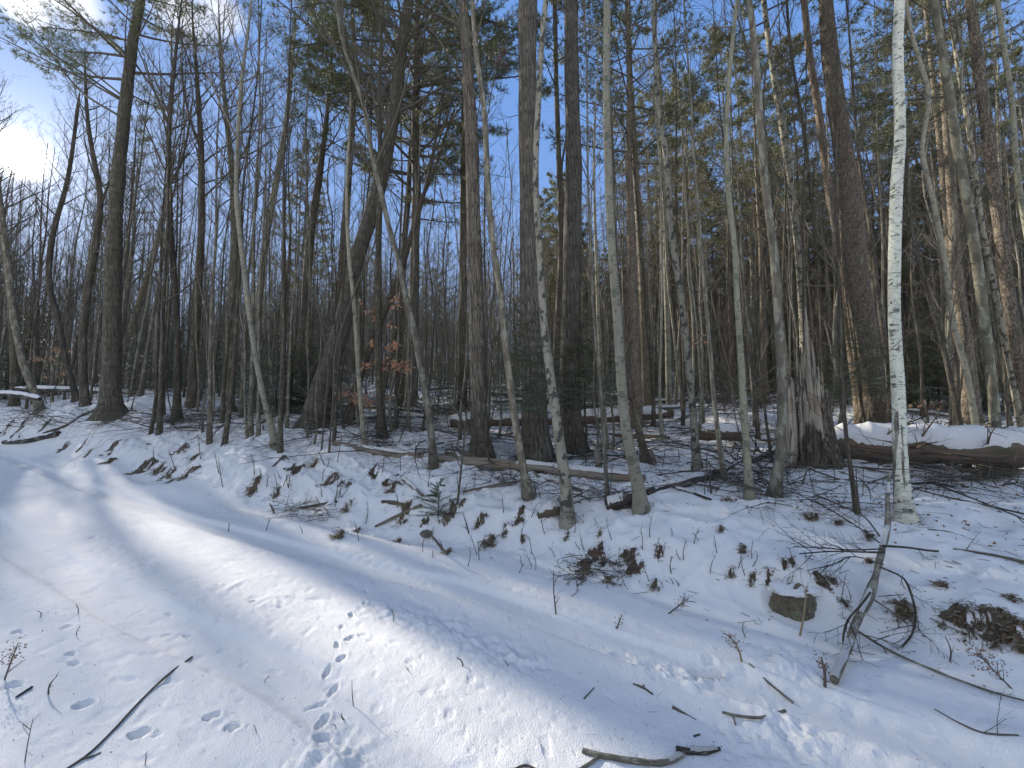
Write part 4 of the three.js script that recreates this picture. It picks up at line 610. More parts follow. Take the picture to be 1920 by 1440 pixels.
// ------------------------------------------------------------------ the snow-covered ground, one sheet
{
  const az = [], rad = [];
  const A = 62 * Math.PI / 180, NA = 780;
  for (let i = 0; i <= NA; i++) az.push(-A + 2 * A * i / NA);
  for (let i = 1; i < 56; i++) az.push(A + (2 * Math.PI - 2 * A) * i / 56);
  for (let i = 0; i <= 370; i++) rad.push(0.75 * Math.pow(8 / 0.75, i / 370));
  for (let i = 1; i <= 210; i++) rad.push(8 * Math.pow(40 / 8, i / 210));
  for (let i = 1; i <= 50; i++) rad.push(40 * Math.pow(420 / 40, i / 50));
  const n = az.length, m = rad.length, pos = new Float32Array((n * m + 1) * 3), uv = new Float32Array((n * m + 1) * 2), idx = [];
  const EX = 0, EZ = 0;
  for (let j = 0; j < m; j++) for (let i = 0; i < n; i++) {
    const x = EX + rad[j] * Math.sin(az[i]), z = EZ - rad[j] * Math.cos(az[i]), k = j * n + i;
    const far = rad[j] > 130 ? 1 : 0, q = far ? 130 / rad[j] : 1;
    pos[k * 3] = x; pos[k * 3 + 1] = far ? hBase(x * q, z * q) + (rad[j] - 130) * 0.01 : H(x, z); pos[k * 3 + 2] = z;
    uv[k * 2] = x / 1.6; uv[k * 2 + 1] = z / 1.6;
  }
  const c = n * m; pos[c * 3 + 1] = H(0, 0);
  for (let i = 0; i < n; i++) { const i2 = (i + 1) % n; idx.push(c, i2, i); for (let j = 0; j < m - 1; j++) { const a = j * n + i, b = j * n + i2, d = a + n, e = b + n; idx.push(a, b, d, b, e, d); } }
  const g = new THREE.BufferGeometry();
  g.setAttribute('position', new THREE.BufferAttribute(pos, 3)); g.setAttribute('uv', new THREE.BufferAttribute(uv, 2)); g.setIndex(idx); g.computeVertexNormals();
  const o = addMesh('ground', g, M.snow, scene);
  o.userData = { kind: 'structure', label: 'snow covered forest track, bank and forest floor' };
}


// ------------------------------------------------------------------ logs, stumps, stones, sticks
const scaleAt = (d) => d / F;
// an even line along the ground through pixels; [px, py, width px, (depth)]
function lineOn(list, lift = 0.6) { const pts = [], rad = []; for (const [x, y, w, d, up] of list) { const p = d ? at(x, y, d) : hit(x, y), r = 0.5 * w * scaleAt(-p.z) * off(x, y); if (!d) p.y += r * lift + (up ?? 0); pts.push(p); rad.push(r); } return { pts, rad }; }
function snowCap(name, pts, rad, o, parent, s) {
  const n = pts.length, seg = 9, g = new Geo(), t = V(), side = V();
  for (let k = 0; k < n; k++) {
    t.subVectors(pts[Math.min(n - 1, k + 1)], pts[Math.max(0, k - 1)]).normalize(); side.crossVectors(t, UPV).normalize(); const up = V().crossVectors(side, t).normalize();
    const f = k / (n - 1), r = rad[k], e = Math.min(1, f * 14, (1 - f) * 14), spread = (o.spread ?? 1.15) * (0.7 + 0.45 * vn(f * 22, 1, s) + 0.2 * vn(f * 60, 4, s)), th = (o.th ?? 0.05) * e * (0.65 + 0.4 * vn(f * 13, 2, s) + 0.25 * vn(f * 47, 3, s)), shift = (vn(f * 16, 5, s) - 0.5) * 0.25;
    for (let j = 0; j <= seg; j++) { const q = j / seg * 2 - 1, a = q * spread + shift, b = Math.pow(Math.max(0, 1 - q * q), 0.45), R = r * 0.99 + th * b; const p = pts[k].clone().addScaledVector(side, Math.sin(a) * (r * 0.99 + th * 0.35 * b)).addScaledVector(up, Math.cos(a) * R); g.p.push(p.x, p.y, p.z); g.n.push(0, 1, 0); g.t.push(f * 4, q); }
    if (k) for (let j = 0; j < seg; j++) { const A = (k - 1) * (seg + 1) + j, B = A + seg + 1; g.i.push(A, B, A + 1, A + 1, B, B + 1); }
  }
  const m = g.build(name, M.snow, parent); m.geometry.computeVertexNormals(); return m;
}
let logSeed = 3000;
function log(label, list, o = {}) {
  srand(++logSeed);
  const { pts, rad } = lineOn(list, o.lift), org = pts[0].clone(); for (const p of pts) p.sub(org);
  const t = thing(o.name ?? 'fallen_log', label, o.cat ?? 'log', org, o.group), tr = sampleLine(pts, rad, o.n ?? 40), big = rad[0] > 0.06, g = new Geo(), sd = logSeed;
  g.tube(tr.out, tr.rad, big ? 20 : 8, Math.max(1, Math.round(rad[0] * 6.28 / 0.5)), 0.5, { cap0: true, cap1: true, shape: (w, l) => 1 + (o.rough ?? 0.1) * (sn(Math.cos(w) * 2 + sd, Math.sin(w) * 2 + l * 2.3, 81) + 0.5 * sn(w * 5, l * 6, 82)) });
  g.build('trunk', o.mat ?? M.brown, t);
  for (let k = 0; k < (o.stubs ?? 0); k++) { const i = 2 + Math.floor(rnd() * (tr.out.length - 4)), d = V(rr(-1, 1), rr(0, 1), rr(-1, 1)).normalize(), gs = new Geo(); bough(gs, tr.out[i], d, rr(0.3, 1) * (o.stubLen ?? 0.8), Math.min(tr.rad[i] * 0.3, 0.022), 2, DEAD); gs.build('branch', o.mat ?? M.twig, t); }
  for (const [a, b] of o.snow ?? []) { const i0 = Math.floor(a * tr.out.length), i1 = Math.max(i0 + 4, Math.floor(b * tr.out.length)); snowCap('snow_cap', tr.out.slice(i0, i1), tr.rad.slice(i0, i1), o, t, logSeed + i0); }
  return t;
}
function sampleLine(pts, rads, n) { if (pts.length < 3) { pts = [pts[0], pts[0].clone().lerp(pts[1], 0.5), pts[1]]; rads = [rads[0], (rads[0] + rads[1]) / 2, rads[1]]; } const c = new THREE.CatmullRomCurve3(pts, false, 'centripetal'), out = [], rad = []; for (let k = 0; k <= n; k++) { const f = k / n * (pts.length - 1), i = Math.min(pts.length - 2, Math.floor(f)); out.push(c.getPoint(k / n)); rad.push(lerp(rads[i], rads[i + 1], f - i)); } return { out, rad }; }

log('huge rotten log under thick snow, running right behind the white birch', [[1556, 832, 68, 6.8], [1640, 838, 74, 6.6], [1760, 842, 80, 6.35], [1900, 848, 84, 6.15], [2080, 852, 90, 5.9]], { mat: M.rot, th: 0.14, spread: 1.3, rough: 0.16, snow: [[0, 1]], stubs: 10, stubLen: 1.3, n: 60 });
log('long dark snow-covered log lying across the middle behind the pines', [[845, 790, 22, 11.2], [960, 788, 24, 11.2], [1090, 785, 22, 11.2], [1260, 775, 17, 11.6]], { mat: M.rot, th: 0.1, spread: 1.3, snow: [[0.02, 0.98]], stubs: 6 });
log('bare weathered fallen trunk in front of the three pines, snow only in patches', [[626, 834, 10], [720, 853, 14], [830, 866, 17], [960, 878, 19], [1090, 893, 20], [1210, 902, 16]], { mat: M.wood, th: 0.03, spread: 0.8, snow: [[0.62, 0.96], [0.1, 0.3]], stubs: 4, n: 60 });
log('crooked side limb of weathered wood lying on the bare fallen trunk', [[832, 858, 7], [880, 860, 9], [905, 868, 11], [935, 880, 13]], { mat: M.wood, name: 'fallen_branch', cat: 'branch', lift: 1.6 });
log('black wet log rising to the right behind the young birches', [[1212, 928, 14], [1280, 912, 19], [1345, 893, 17], [1410, 868, 15], [1455, 850, 11]], { mat: M.darkrot, th: 0.03, spread: 0.7, snow: [[0.05, 0.42], [0.5, 0.95]], stubs: 6 });
log('long thin log with a white snow line crossing behind the left pine', [[30, 728, 9, 19], [160, 733, 11, 18.5], [300, 742, 11, 17.8], [430, 755, 11, 17], [560, 768, 9, 16]], { mat: M.darkrot, th: 0.09, spread: 1.2, snow: [[0, 1]], stubs: 8, stubLen: 1.6, n: 50 });
log('dark log end poking from the bank at the far left road side', [[8, 832, 12], [60, 828, 16], [110, 816, 15]], { mat: M.darkrot, th: 0.04, snow: [[0.1, 0.95]], stubs: 3 });
log('snow-topped limb sloping down from the left pine brush', [[82, 815, 8], [120, 802, 10], [155, 780, 9], [185, 770, 7]], { mat: M.brown, th: 0.03, snow: [[0, 0.9]], name: 'fallen_branch', cat: 'branch', lift: 1 });
log('low dark log with snow at the left frame edge', [[-30, 738, 12, 17], [30, 741, 12, 16.6], [75, 748, 10, 16.2]], { mat: M.darkrot, th: 0.09, snow: [[0, 1]] });
log('short crumbling brown log chunk left of the stump under snow', [[1306, 812, 26, 8.6], [1345, 812, 30, 8.5], [1398, 815, 24, 8.5]], { mat: M.rot, th: 0.06, rough: 0.25, snow: [[0.1, 1]] });
log('slim log half under snow behind the upright grey snag', [[1088, 817, 9], [1160, 818, 10], [1255, 824, 8]], { mat: M.rot, th: 0.03, snow: [[0, 0.7]] });
log('smooth dead pole lying flat on the bank left of the bent grey sapling', [[868, 923, 4], [920, 914, 6], [978, 904, 6]], { mat: M.wood, name: 'fallen_branch', cat: 'branch' });
log('pole with peeling bark running from the fallen trunk to the blotched birch', [[985, 884, 8], [1030, 902, 8], [1090, 922, 6]], { mat: M.wood, name: 'fallen_branch', cat: 'branch', th: 0.02, snow: [[0.3, 0.8]] });
log('brown broken pole sliding down to the little spruce on the bank', [[745, 893, 7], [768, 910, 8], [793, 932, 7]], { mat: M.wood, name: 'fallen_branch', cat: 'branch', th: 0.015, snow: [[0.2, 0.8]] });
log('grey pole sticking out left under the little spruce', [[703, 990, 4], [740, 974, 6], [790, 952, 7]], { mat: M.wood, name: 'fallen_branch', cat: 'branch', lift: 1.4 });
log('dark branch with snow lying behind the grey young birch toward the right', [[1240, 912, 6], [1285, 922, 6], [1333, 938, 5]], { mat: M.darkrot, name: 'fallen_branch', cat: 'branch', th: 0.015, snow: [[0.3, 0.7]] });
log('rotten wood chunk with open end against the grey young birch', [[1136, 953, 20], [1160, 952, 27], [1190, 946, 25]], { mat: M.darkrot, rough: 0.35, th: 0.04, snow: [[0.05, 0.75]], name: 'rotten_chunk', cat: 'log' });
log('old mossy root bulge under snow left of the blotched birch foot', [[1008, 972, 12], [1035, 962, 24], [1058, 955, 20]], { mat: M.rot, rough: 0.35, th: 0.04, snow: [[0.1, 0.8]], name: 'rotten_chunk', cat: 'log' });
log('flat rusty piece of wood lying on snow left of the little spruce', [[716, 942, 6], [738, 945, 8], [766, 950, 6]], { mat: M.rot, rough: 0.3, name: 'rotten_chunk', cat: 'log' });
log('dark split branch lying on the bank below the dry grass clumps', [[560, 954, 5], [600, 948, 6], [632, 942, 5]], { mat: M.darkrot, name: 'fallen_branch', cat: 'branch' });
for (const [x0, y0, x1, y1, w, l] of [[905, 746, 1012, 753, 7, 'left of the thickest pine, upper one'], [925, 762, 1032, 757, 7, 'left of the thickest pine, lower one'], [795, 737, 892, 733, 6, 'left of the slimmer grey pine'], [1090, 746, 1252, 759, 7, 'right of the two grey pines, topmost'], [1060, 772, 1322, 752, 6, 'slanting behind the grey young birch'], [1142, 778, 1312, 767, 6, 'low behind the grey young birch'], [1348, 736, 1482, 739, 6, 'behind the black wet log'], [1378, 762, 1470, 746, 6, 'just left of the stump'], [638, 768, 800, 776, 6, 'right of the leaning pine, upper one'], [660, 790, 802, 787, 6, 'right of the leaning pine, lower one'], [500, 752, 640, 772, 7, 'behind the leaning pine'], [880, 729, 985, 736, 5, 'farthest back in the middle'], [1700, 775, 1830, 790, 6, 'behind the huge right log'], [1800, 762, 1930, 770, 6, 'at the right edge behind the huge log']])
  log('thin snow-topped pole on the forest floor, ' + l, [[x0, y0, w], [(x0 + x1) / 2, (y0 + y1) / 2, w], [x1, y1, w * 0.7]], { mat: M.darkrot, th: 0.05, snow: [[0.02, 0.98]], name: 'fallen_pole', cat: 'log', lift: 2.5, n: 24, stubs: 3, group: 'thin fallen poles across the forest floor' });
// poles slanting on the ground, bare
for (const [x0, y0, x1, y1, w, l] of [[1030, 720, 1140, 690, 4, 'leaning up behind the second grey pine'], [1005, 640, 960, 560, 4, 'leaning against the thickest pine'], [780, 760, 860, 800, 4, 'below the orange leaves'], [630, 745, 735, 830, 4, 'right of the swollen pine foot'], [470, 800, 545, 762, 5, 'left of the leaning pine']]) {
  const a = hit(x0, Math.max(y0, 735)), d = -a.z; log('thin dead pole ' + l, [[x0, y0, w, d], [(x0 + x1) / 2, (y0 + y1) / 2 + 3, w, d], [x1, y1, w, d]], { mat: M.twig, name: 'leaning_pole', cat: 'branch', n: 12, stubs: 2 });
}

// the broken, hollow stump
{
  const foot = hit(1521, 872); foot.y -= 0.1; const D = -foot.z, m = scaleAt(D), face = Math.atan2(-foot.x, -foot.z);   // face: angle to the eye
  const t = thing('broken_stump', 'tall splintered hollow stump with a jagged pale spire', 'stump', foot);
  function shell(name, a0, a1, top, R, th, mat, s, off = V()) {
    const na = Math.max(14, Math.round((a1 - a0) * 44)), nh = 34, g = new Geo();
    const P = (i, j, inner) => { const a = lerp(a0, a1, i / na), tt = top(a) + 0.30 * (vn(a * 9, 1, s) - 0.5) + 0.12 * (vn(a * 25, 2, s) - 0.5) + 0.06 * (vn(a * 70, 2, s) - 0.5), h = tt * j / nh, edge = Math.min(1, i / 3, (na - i) / 3), r = (R(h, a) * (1 + 0.12 * sn(a * 2.6, h * 0.8, s) + 0.10 * sn(a * 8, h * 1.1, s + 1) + 0.07 * sn(a * 22, h * 2.2, s + 2) + 0.03 * sn(a * 50, h * 6, s + 3)) - (inner ? th * (1 - 0.75 * j / nh) * edge : 0)); return V(Math.sin(a + face) * r, h, Math.cos(a + face) * r).add(off); };
    for (const inner of [0, 1]) { const b = g.p.length / 3; for (let j = 0; j <= nh; j++) for (let i = 0; i <= na; i++) { const p = P(i, j, inner); g.p.push(p.x, p.y, p.z); g.n.push(0, 1, 0); g.t.push((a0 + (a1 - a0) * i / na) * 0.7, p.y * 0.5); } for (let j = 0; j < nh; j++) for (let i = 0; i < na; i++) { const A = b + j * (na + 1) + i, B = A + na + 1; inner ? g.i.push(A, B, A + 1, A + 1, B, B + 1) : g.i.push(A, A + 1, B, B, A + 1, B + 1); } }
    const half = (nh + 1) * (na + 1); for (let i = 0; i < na; i++) { const A = nh * (na + 1) + i; g.i.push(A, A + 1, half + A, half + A, A + 1, half + A + 1); }
    const o = g.build(name, mat, t); o.geometry.computeVertexNormals(); return o;
  }
  const R = (h) => 0.24 + 0.07 * Math.exp(-h / 0.3) - 0.02 * h;
  const H0 = 265 * m, top = (a) => { const d = Math.abs(a - 0.12); return lerp(H0 * 0.62, H0 * 0.86, sstep(0.8, 0.3, d)) + H0 * 0.27 * Math.exp(-(((a - 0.26) / 0.18) ** 2)) - 0.3 * sstep(0.7, 1.5, a); };
  shell('splintered_shell', -0.5, 1.9, top, R, 0.13, M.palewood, 31);
  shell('dark_base', -0.35, 0.9, (a) => H0 * 0.3, (h) => R(h) + 0.03, 0.04, M.brown, 53);
  shell('rear_shell', 1.9, 4.6, (a) => H0 * 0.5 + 0.2 * Math.sin(a * 3), R, 0.1, M.palewood, 35);
  shell('split_shard', -1.75, -0.72, (a) => H0 * 0.66 - 0.2 * Math.abs(a + 1.0), (h) => R(h) * 1.05 + 0.02, 0.1, M.palewood, 41, V(-0.04, 0, 0.03));
  shell('bark_strip', 0.75, 1.75, () => H0 * 0.5, (h) => R(h) * 1.0 + 0.04 + 0.08 * Math.exp(-h / 0.2), 0.035, M.brown, 47);
  const g = new Geo(); srand(55); for (let k = 0; k < 9; k++) { const a = rr(-1.7, 1.7) + face, r = 0.22, h = rr(0.9, 1.4), p = V(Math.sin(a) * r, h, Math.cos(a) * r); g.spike(p, p.clone().add(V(rr(-0.05, 0.05), rr(0.15, 0.45), rr(-0.05, 0.05))), rr(0.008, 0.018)); } g.build('splinter', M.wood, t).userData.kind = 'stuff';
}
// small upright snags
for (const [x, y, w, h, l] of [[1124, 882, 14, 50, 'grey pointed snag standing upright behind the bare fallen trunk'], [1222, 868, 16, 30, 'mossy broken stub beside the dark slender trunk'], [1005, 930, 4, 28, 'thin broken stub beside the bent grey sapling']]) {
  const p = hit(x, y), m = scaleAt(-p.z), t = thing('snag', l, 'snag', p), g = new Geo(), r = w * m / 2, H1 = h * m;
  g.tube([0, 0.25, 0.5, 0.75, 0.9, 1].map((f) => V(-0.12 * H1 * f, H1 * f - 0.04, 0)), [1.2, 1, 0.95, 0.8, 0.5, 0.12].map((k) => r * k), 12, 1, 0.5, { shape: (a, l2) => 1 + 0.22 * sn(Math.cos(a) * 3 + x, Math.sin(a) * 3 + l2, 83) }); g.build('wood', M.wood, t);
}

// ---- bare earth, stones and dry grass where the bank shows through the snow
function lump(w, h, dp, s, rough = 0.3, det = 4) {
  const g = new THREE.IcosahedronGeometry(1, det), p = g.attributes.position, uv = new Float32Array(p.count * 2);
  for (let i = 0; i < p.count; i++) { const x = p.getX(i), y = p.getY(i), z = p.getZ(i), k = 1 + rough * (sn(x * 1.5 + s, y * 1.5 + z * 1.2, 91) + 0.6 * sn(x * 4 + z * 3 + s, y * 4, 92) + 0.35 * sn(x * 9 + s, y * 9 + z * 7, 93)); p.setXYZ(i, x * w * k, y * h * k, z * dp * k); uv[i * 2] = x * w * k * 1.6 + z * dp; uv[i * 2 + 1] = y * h * k * 0.8 + z * dp * 0.5; }
  g.setAttribute('uv', new THREE.BufferAttribute(uv, 2)); 
  const key = new Map(), n = new Float32Array(p.count * 3); g.computeVertexNormals();
  for (let i = 0; i < p.count; i++) { const q = [p.getX(i), p.getY(i), p.getZ(i)].map((v) => v.toFixed(5)).join(); const a = key.get(q) ?? [0, 0, 0]; a[0] += g.attributes.normal.getX(i); a[1] += g.attributes.normal.getY(i); a[2] += g.attributes.normal.getZ(i); key.set(q, a); }
  for (let i = 0; i < p.count; i++) { const a = key.get([p.getX(i), p.getY(i), p.getZ(i)].map((v) => v.toFixed(5)).join()), l = Math.hypot(...a) || 1; n.set([a[0] / l, a[1] / l, a[2] / l], i * 3); }
  g.setAttribute('normal', new THREE.BufferAttribute(n, 3)); return g;
}
const BANK = [[150, 'on the far left bank beside the log end'], [260, 'on the bank below the big left pine'], [380, 'on the left bank'], [520, 'left of the brushy twigs'], [640, 'on the bank above the brushy twigs'], [760, 'on the bank left of the little spruce'], [860, 'round the little spruce'], [1000, 'below the bent grey sapling'], [1110, 'below the blotched birch'], [1200, 'in the broken dark bank'], [1300, 'below the grey young birch'], [1420, 'on the bank left of the boulder'], [1580, 'between the birch and the boulder'], [1700, 'beside the leaning broken sapling'], [9999, 'on the right bank under the snow lip']];
const bankAt = (x) => BANK.find((z) => x < z[0])[1];
const sizeWord = (w) => (w < 10 ? 'tiny' : w < 16 ? 'small' : w < 26 ? 'middling' : 'large');
const CLOD = { soil: ['earth_clod', 'brown bare patch', 'earth', M.soil, M.straw], grass: ['grass_tussock', 'tan dry grass patch', 'grass tussock', M.soil, M.straw], dark: ['dark_clod', 'dark bare patch', 'earth', M.soil2, M.straw2], leaf: ['leaf_clump', 'rust brown leaf patch', 'leaf clump', M.leafsoil, M.straw2], moss: ['moss_clump', 'green moss clump', 'moss', M.moss, M.moss], stone: ['stone', 'mossy tan stone', 'stone', M.rock, null] };
let clodN = 0;
function clod(px, py, w, h, type, p0, lip) {
  srand(7000 + ++clodN * 13);
  const [name, words, cat, mat, blade] = CLOD[type], [, , W, A, gx, gz] = lip, lab = sizeWord(w) + ' ' + words + ' ' + bankAt(px), grp = sizeWord(w) + ' ' + words + 's ' + bankAt(px);
  if (type === 'stone') { const p = ground(p0.x, p0.z, A * 0.1), t = thing(name, lab, cat, p, grp); addMesh('stone', lump(W, A * 0.9, W * 0.8, clodN * 3.7, 0.2, 9), mat, t); return; }
  // ragged bare patch hugging the front of its little shelf
  const L = clamp(p0.distanceTo(hit(px, py + h * 0.5)) * 0.9 + A, W * 0.45, Math.max(W * 0.85, Math.min(W * 1.5, h / w * W * 1.6))), c = V(p0.x + gx * L * 0.35, 0, p0.z + gz * L * 0.35); c.y = H(c.x, c.z); const t = thing(name, lab, cat, c, grp);
  const at2 = (m, l) => [c.x - gz * m + gx * l, c.z + gx * m + gz * l], n = Math.round(clamp(W * 90, 12, 34)), N = 2 * n + 1, ok = [], P = [], gq = new Geo();
  for (let j = 0; j < N; j++) for (let i = 0; i < N; i++) {
    const m = (i - n) / n * 1.3, l = (j - n) / n * 1.3, [x, z] = at2(m * W, l * L), k = 1 - Math.hypot(m * (1 + 0.4 * sn(l * 2, clodN, 41)), l) + 0.75 * sn(m * 1.7 + clodN * 3.1, l * 1.7, 42) + 0.45 * sn(m * 5 + clodN, l * 5, 43) + 0.3 * sn(m * 12 + clodN, l * 12, 44);
    ok.push(k > 0.12); P.push(V(x - c.x, H(x, z) - c.y + 0.003 + clamp(k, 0, 0.7) * Math.min(0.05, W * 0.22) * (0.3 + 0.9 * vn(m * 6 + clodN, l * 6, 45)) + 0.012 * vn(m * 17, l * 17 + clodN, 46), z - c.z));
  }
  const id = new Map(), vid = (q) => { if (!id.has(q)) { id.set(q, gq.p.length / 3); gq.p.push(P[q].x, P[q].y, P[q].z); gq.n.push(0, 1, 0); gq.t.push(P[q].x * 2, P[q].z * 2); } return id.get(q); };
  for (let j = 0; j < N - 1; j++) for (let i = 0; i < N - 1; i++) { const q = j * N + i; if (ok[q] && ok[q + 1] && ok[q + N]) gq.i.push(vid(q), vid(q + N), vid(q + 1)); if (ok[q + 1] && ok[q + N] && ok[q + N + 1]) gq.i.push(vid(q + 1), vid(q + N), vid(q + N + 1)); }
  if (gq.i.length) { const o = gq.build('bare_patch', mat, t); o.geometry.computeVertexNormals(); const nn = o.geometry.attributes.normal; if (nn.getY(0) < 0) { const ix = o.geometry.index.array; for (let k = 0; k < ix.length; k += 3) [ix[k], ix[k + 1]] = [ix[k + 1], ix[k]]; o.geometry.computeVertexNormals(); } }
  const live = []; ok.forEach((v, q) => v && live.push(q)); if (!live.length || !blade) return;
  const g = new Geo(), gl = new Geo(), cnt = Math.round((type === 'grass' ? 120 : type === 'moss' ? 40 : 45) * (0.35 + w / 34));
  for (let k = 0; k < cnt; k++) {
    const b = P[live[Math.floor(rnd() * live.length)]].clone(), Ln = rr(0.02, type === 'grass' ? (w > 40 ? 0.09 : 0.13) : 0.07), up = rnd() < 0.12 ? rr(0.2, 0.9) : rr(-0.1, 0.25), d = V(gx * rr(-0.2, 1) + rr(-0.6, 0.6), up, gz * rr(-0.2, 1) + rr(-0.6, 0.6)).normalize(), mid = b.clone().addScaledVector(d, Ln * 0.55), e = mid.clone().addScaledVector(d.add(V(gx * 0.3, -0.55, gz * 0.3)).normalize(), Ln * 0.45), s2 = perp(d).multiplyScalar(rr(0.0012, 0.0028));
    g.tri(b.clone().sub(s2), b.clone().add(s2), mid, UPV); g.tri(b.clone().add(s2).lerp(mid, 0.6), mid, e, UPV);
  }
  for (let k = 0; k < cnt * 0.5; k++) { const b = P[live[Math.floor(rnd() * live.length)]].clone().add(V(rr(-0.02, 0.02), rr(0.004, 0.02), rr(-0.02, 0.02))), d = perp(V(rr(-0.4, 0.4), 1, rr(-0.4, 0.4)).normalize()), s2 = V().crossVectors(d, UPV).normalize(), q = rr(0.008, 0.024); gl.tri(b.clone().addScaledVector(d, -q), b.clone().addScaledVector(s2, q * 0.5).add(V(0, q * 0.3, 0)), b.clone().addScaledVector(d, q), UPV); gl.tri(b.clone().addScaledVector(d, -q), b.clone().addScaledVector(d, q), b.clone().addScaledVector(s2, -q * 0.5), UPV); }
  g.build('grass', blade, t).userData.kind = 'stuff'; gl.build('leaf_litter', type === 'leaf' ? M.deadleaf : M.straw2, t).userData.kind = 'stuff';
}
for (const q of CLODS) clod(...q);
{ // the boulder under its sod lip
  const p = BOULDER.clone(), m = scaleAt(-p.z) * off(1487, 1130), t = thing('boulder', 'big tan boulder under an overhanging lip of sod in the right bank', 'boulder', p.add(V(0, 2 * m, 0.02)));
  addMesh('stone', lump(54 * m, 37 * m, 32 * m, 15.1, 0.2, 18), M.rock, t);
  { const cap = addMesh('snow_cap', lump(58 * m, 13 * m, 34 * m, 4.7, 0.2, 14), M.snow, t); cap.position.set(-3 * m, 29 * m, -5 * m); }
  srand(812); const g = new Geo(); for (let k = 0; k < 150; k++) { const a = rr(-1, 1), b = V(a * 46 * m, (32 * Math.sqrt(1 - 0.9 * a * a) + rr(-1, 5)) * m, rr(0.1, 0.5) * 26 * m), L = rr(0.01, 0.04) * (0.5 + a * a), e = b.clone().add(V(rr(-0.3, 0.3) * L, -L, rr(0.0, 0.4) * L)), s = V(0.002, 0, 0); g.tri(b.clone().sub(s), b.clone().add(s), e, V(0, 0.3, 0.9)); } const rt = g.build('sod_root', M.straw, t); rt.userData.kind = 'stuff';
}

// ---- sticks and twigs lying on the snow or standing out of it
let stickN = 0;
function stick(label, list, o = {}) {
  srand(9000 + ++stickN * 7); const { pts, rad } = lineOn(list, o.lift ?? 0.75), org = pts[0].clone(); for (const p of pts) p.sub(org);
  const t = thing(o.name ?? 'stick', label, o.cat ?? 'stick', org, o.group), tr = sampleLine(pts, rad, o.n ?? 16), g = new Geo();
  g.tube(tr.out, tr.rad, rad[0] > 0.012 ? 10 : 6, 1, 1.5, { cap0: true, cap1: true, shape: (w, l) => 1 + 0.2 * sn(l * 22, w * 0.6, 85) + 0.35 * sstep(0.8, 1, vn(l * 9, 1, stickN)) }); g.build('stem', o.mat ?? M.brown, t);
  for (const f of o.forks ?? []) { const q = lineOn(f, o.lift ?? 0.75); q.pts.forEach((p) => p.sub(org)); const fr = sampleLine(q.pts, q.rad, 8), gf = new Geo(); gf.tube(fr.out, fr.rad, 8, 1, 1.5, { cap1: true }); gf.build('side_branch', o.mat ?? M.brown, t); }
  if (o.twigs) { const gt = new Geo(); for (let k = 0; k < o.twigs; k++) { const i = 2 + Math.floor(rnd() * (tr.out.length - 4)); const d = V().subVectors(tr.out[i + 1], tr.out[i]).normalize(); bough(gt, tr.out[i], axisTurn(d, perp(d), rr(0.4, 0.9)).add(V(0, 0.15, 0)).normalize(), rr(0.08, 0.3) * (o.twigLen ?? 1), tr.rad[i] * 0.5, 1, { ...DEAD, tip: 0.0012 }); } gt.build('twig', o.mat ?? M.twig, t); }
  for (const [a, b] of o.snow ?? []) { const i0 = Math.floor(a * tr.out.length), i1 = Math.floor(b * tr.out.length); snowCap('snow_cap', tr.out.slice(i0, i1), tr.rad.slice(i0, i1), { th: 0.012, spread: 0.9 }, t, stickN); }
  return t;
}
stick('long thin dark forked stick lying on the road at lower left', [[118, 1448, 8], [160, 1420, 7], [205, 1378, 6], [270, 1308, 5], [320, 1262, 5], [360, 1233, 4]], { mat: M.twig, forks: [[[156, 1424, 6], [172, 1420, 6], [189, 1412, 4]], [[262, 1314, 4], [268, 1311, 3]]] });
stick('thick forked barky branch in the snow at the bottom edge', [[1092, 1411, 11], [1122, 1420, 12], [1165, 1428, 13], [1235, 1436, 13], [1262, 1430, 12], [1282, 1418, 12]], { mat: M.grey, forks: [[[1124, 1421, 8], [1110, 1432, 8], [1080, 1450, 7]]], snow: [[0.72, 0.98]], n: 26, lift: 1 });
stick('short dark barked branch stub beside the forked branch at the bottom edge', [[1268, 1408, 13], [1295, 1414, 14], [1322, 1414, 12], [1350, 1407, 9]], { mat: M.brown, snow: [[0.3, 0.98]], lift: 0.9 });
stick('thin stick running out of the bottom edge left of the forked branch', [[960, 1446, 6], [985, 1437, 6], [1010, 1446, 5]], { mat: M.wood });
stick('grey curved stick with a short leg, lower right of the road', [[1354, 1338, 5], [1385, 1346, 6], [1420, 1350, 7], [1472, 1338, 8]], { mat: M.grey, forks: [[[1374, 1346, 4], [1377, 1354, 4], [1379, 1361, 4]]], lift: 1.6 });
stick('straight grey stick slanting in churned snow, lower right', [[1405, 1246, 3], [1440, 1282, 5], [1487, 1321, 6]], { mat: M.grey, lift: 1.5 });
stick('small dark forked twig on the road right of centre', [[1187, 1283, 3], [1206, 1291, 5], [1224, 1303, 4]], { mat: M.twig, forks: [[[1206, 1290, 3], [1207, 1285, 3]]] });
stick('short tan twig with a broken tip below the forked twig', [[1261, 1328, 8], [1275, 1335, 6], [1305, 1350, 2]], { mat: M.wood });
stick('tiny thin twig left of the forked twig on the road', [[1095, 1311, 3], [1114, 1290, 2]], { mat: M.twig });
stick('dark twig crumb between the tan twig and the barked stub', [[1301, 1382, 5], [1312, 1378, 4]], { mat: M.blackwood });
stick('bowed dark twig at the lower right corner', [[1752, 1330, 3], [1790, 1352, 4], [1840, 1374, 5], [1910, 1380, 5]], { mat: M.twig, twigs: 2 });
stick('short black stick beside the hollow at the left edge', [[30, 1309, 6], [60, 1290, 7]], { mat: M.blackwood, lift: 1 });
stick('bent branch lying in open snow at the right edge', [[1788, 1030, 4], [1830, 1037, 6], [1880, 1047, 8], [1930, 1058, 9]], { mat: M.grey, lift: 1, twigs: 3 });
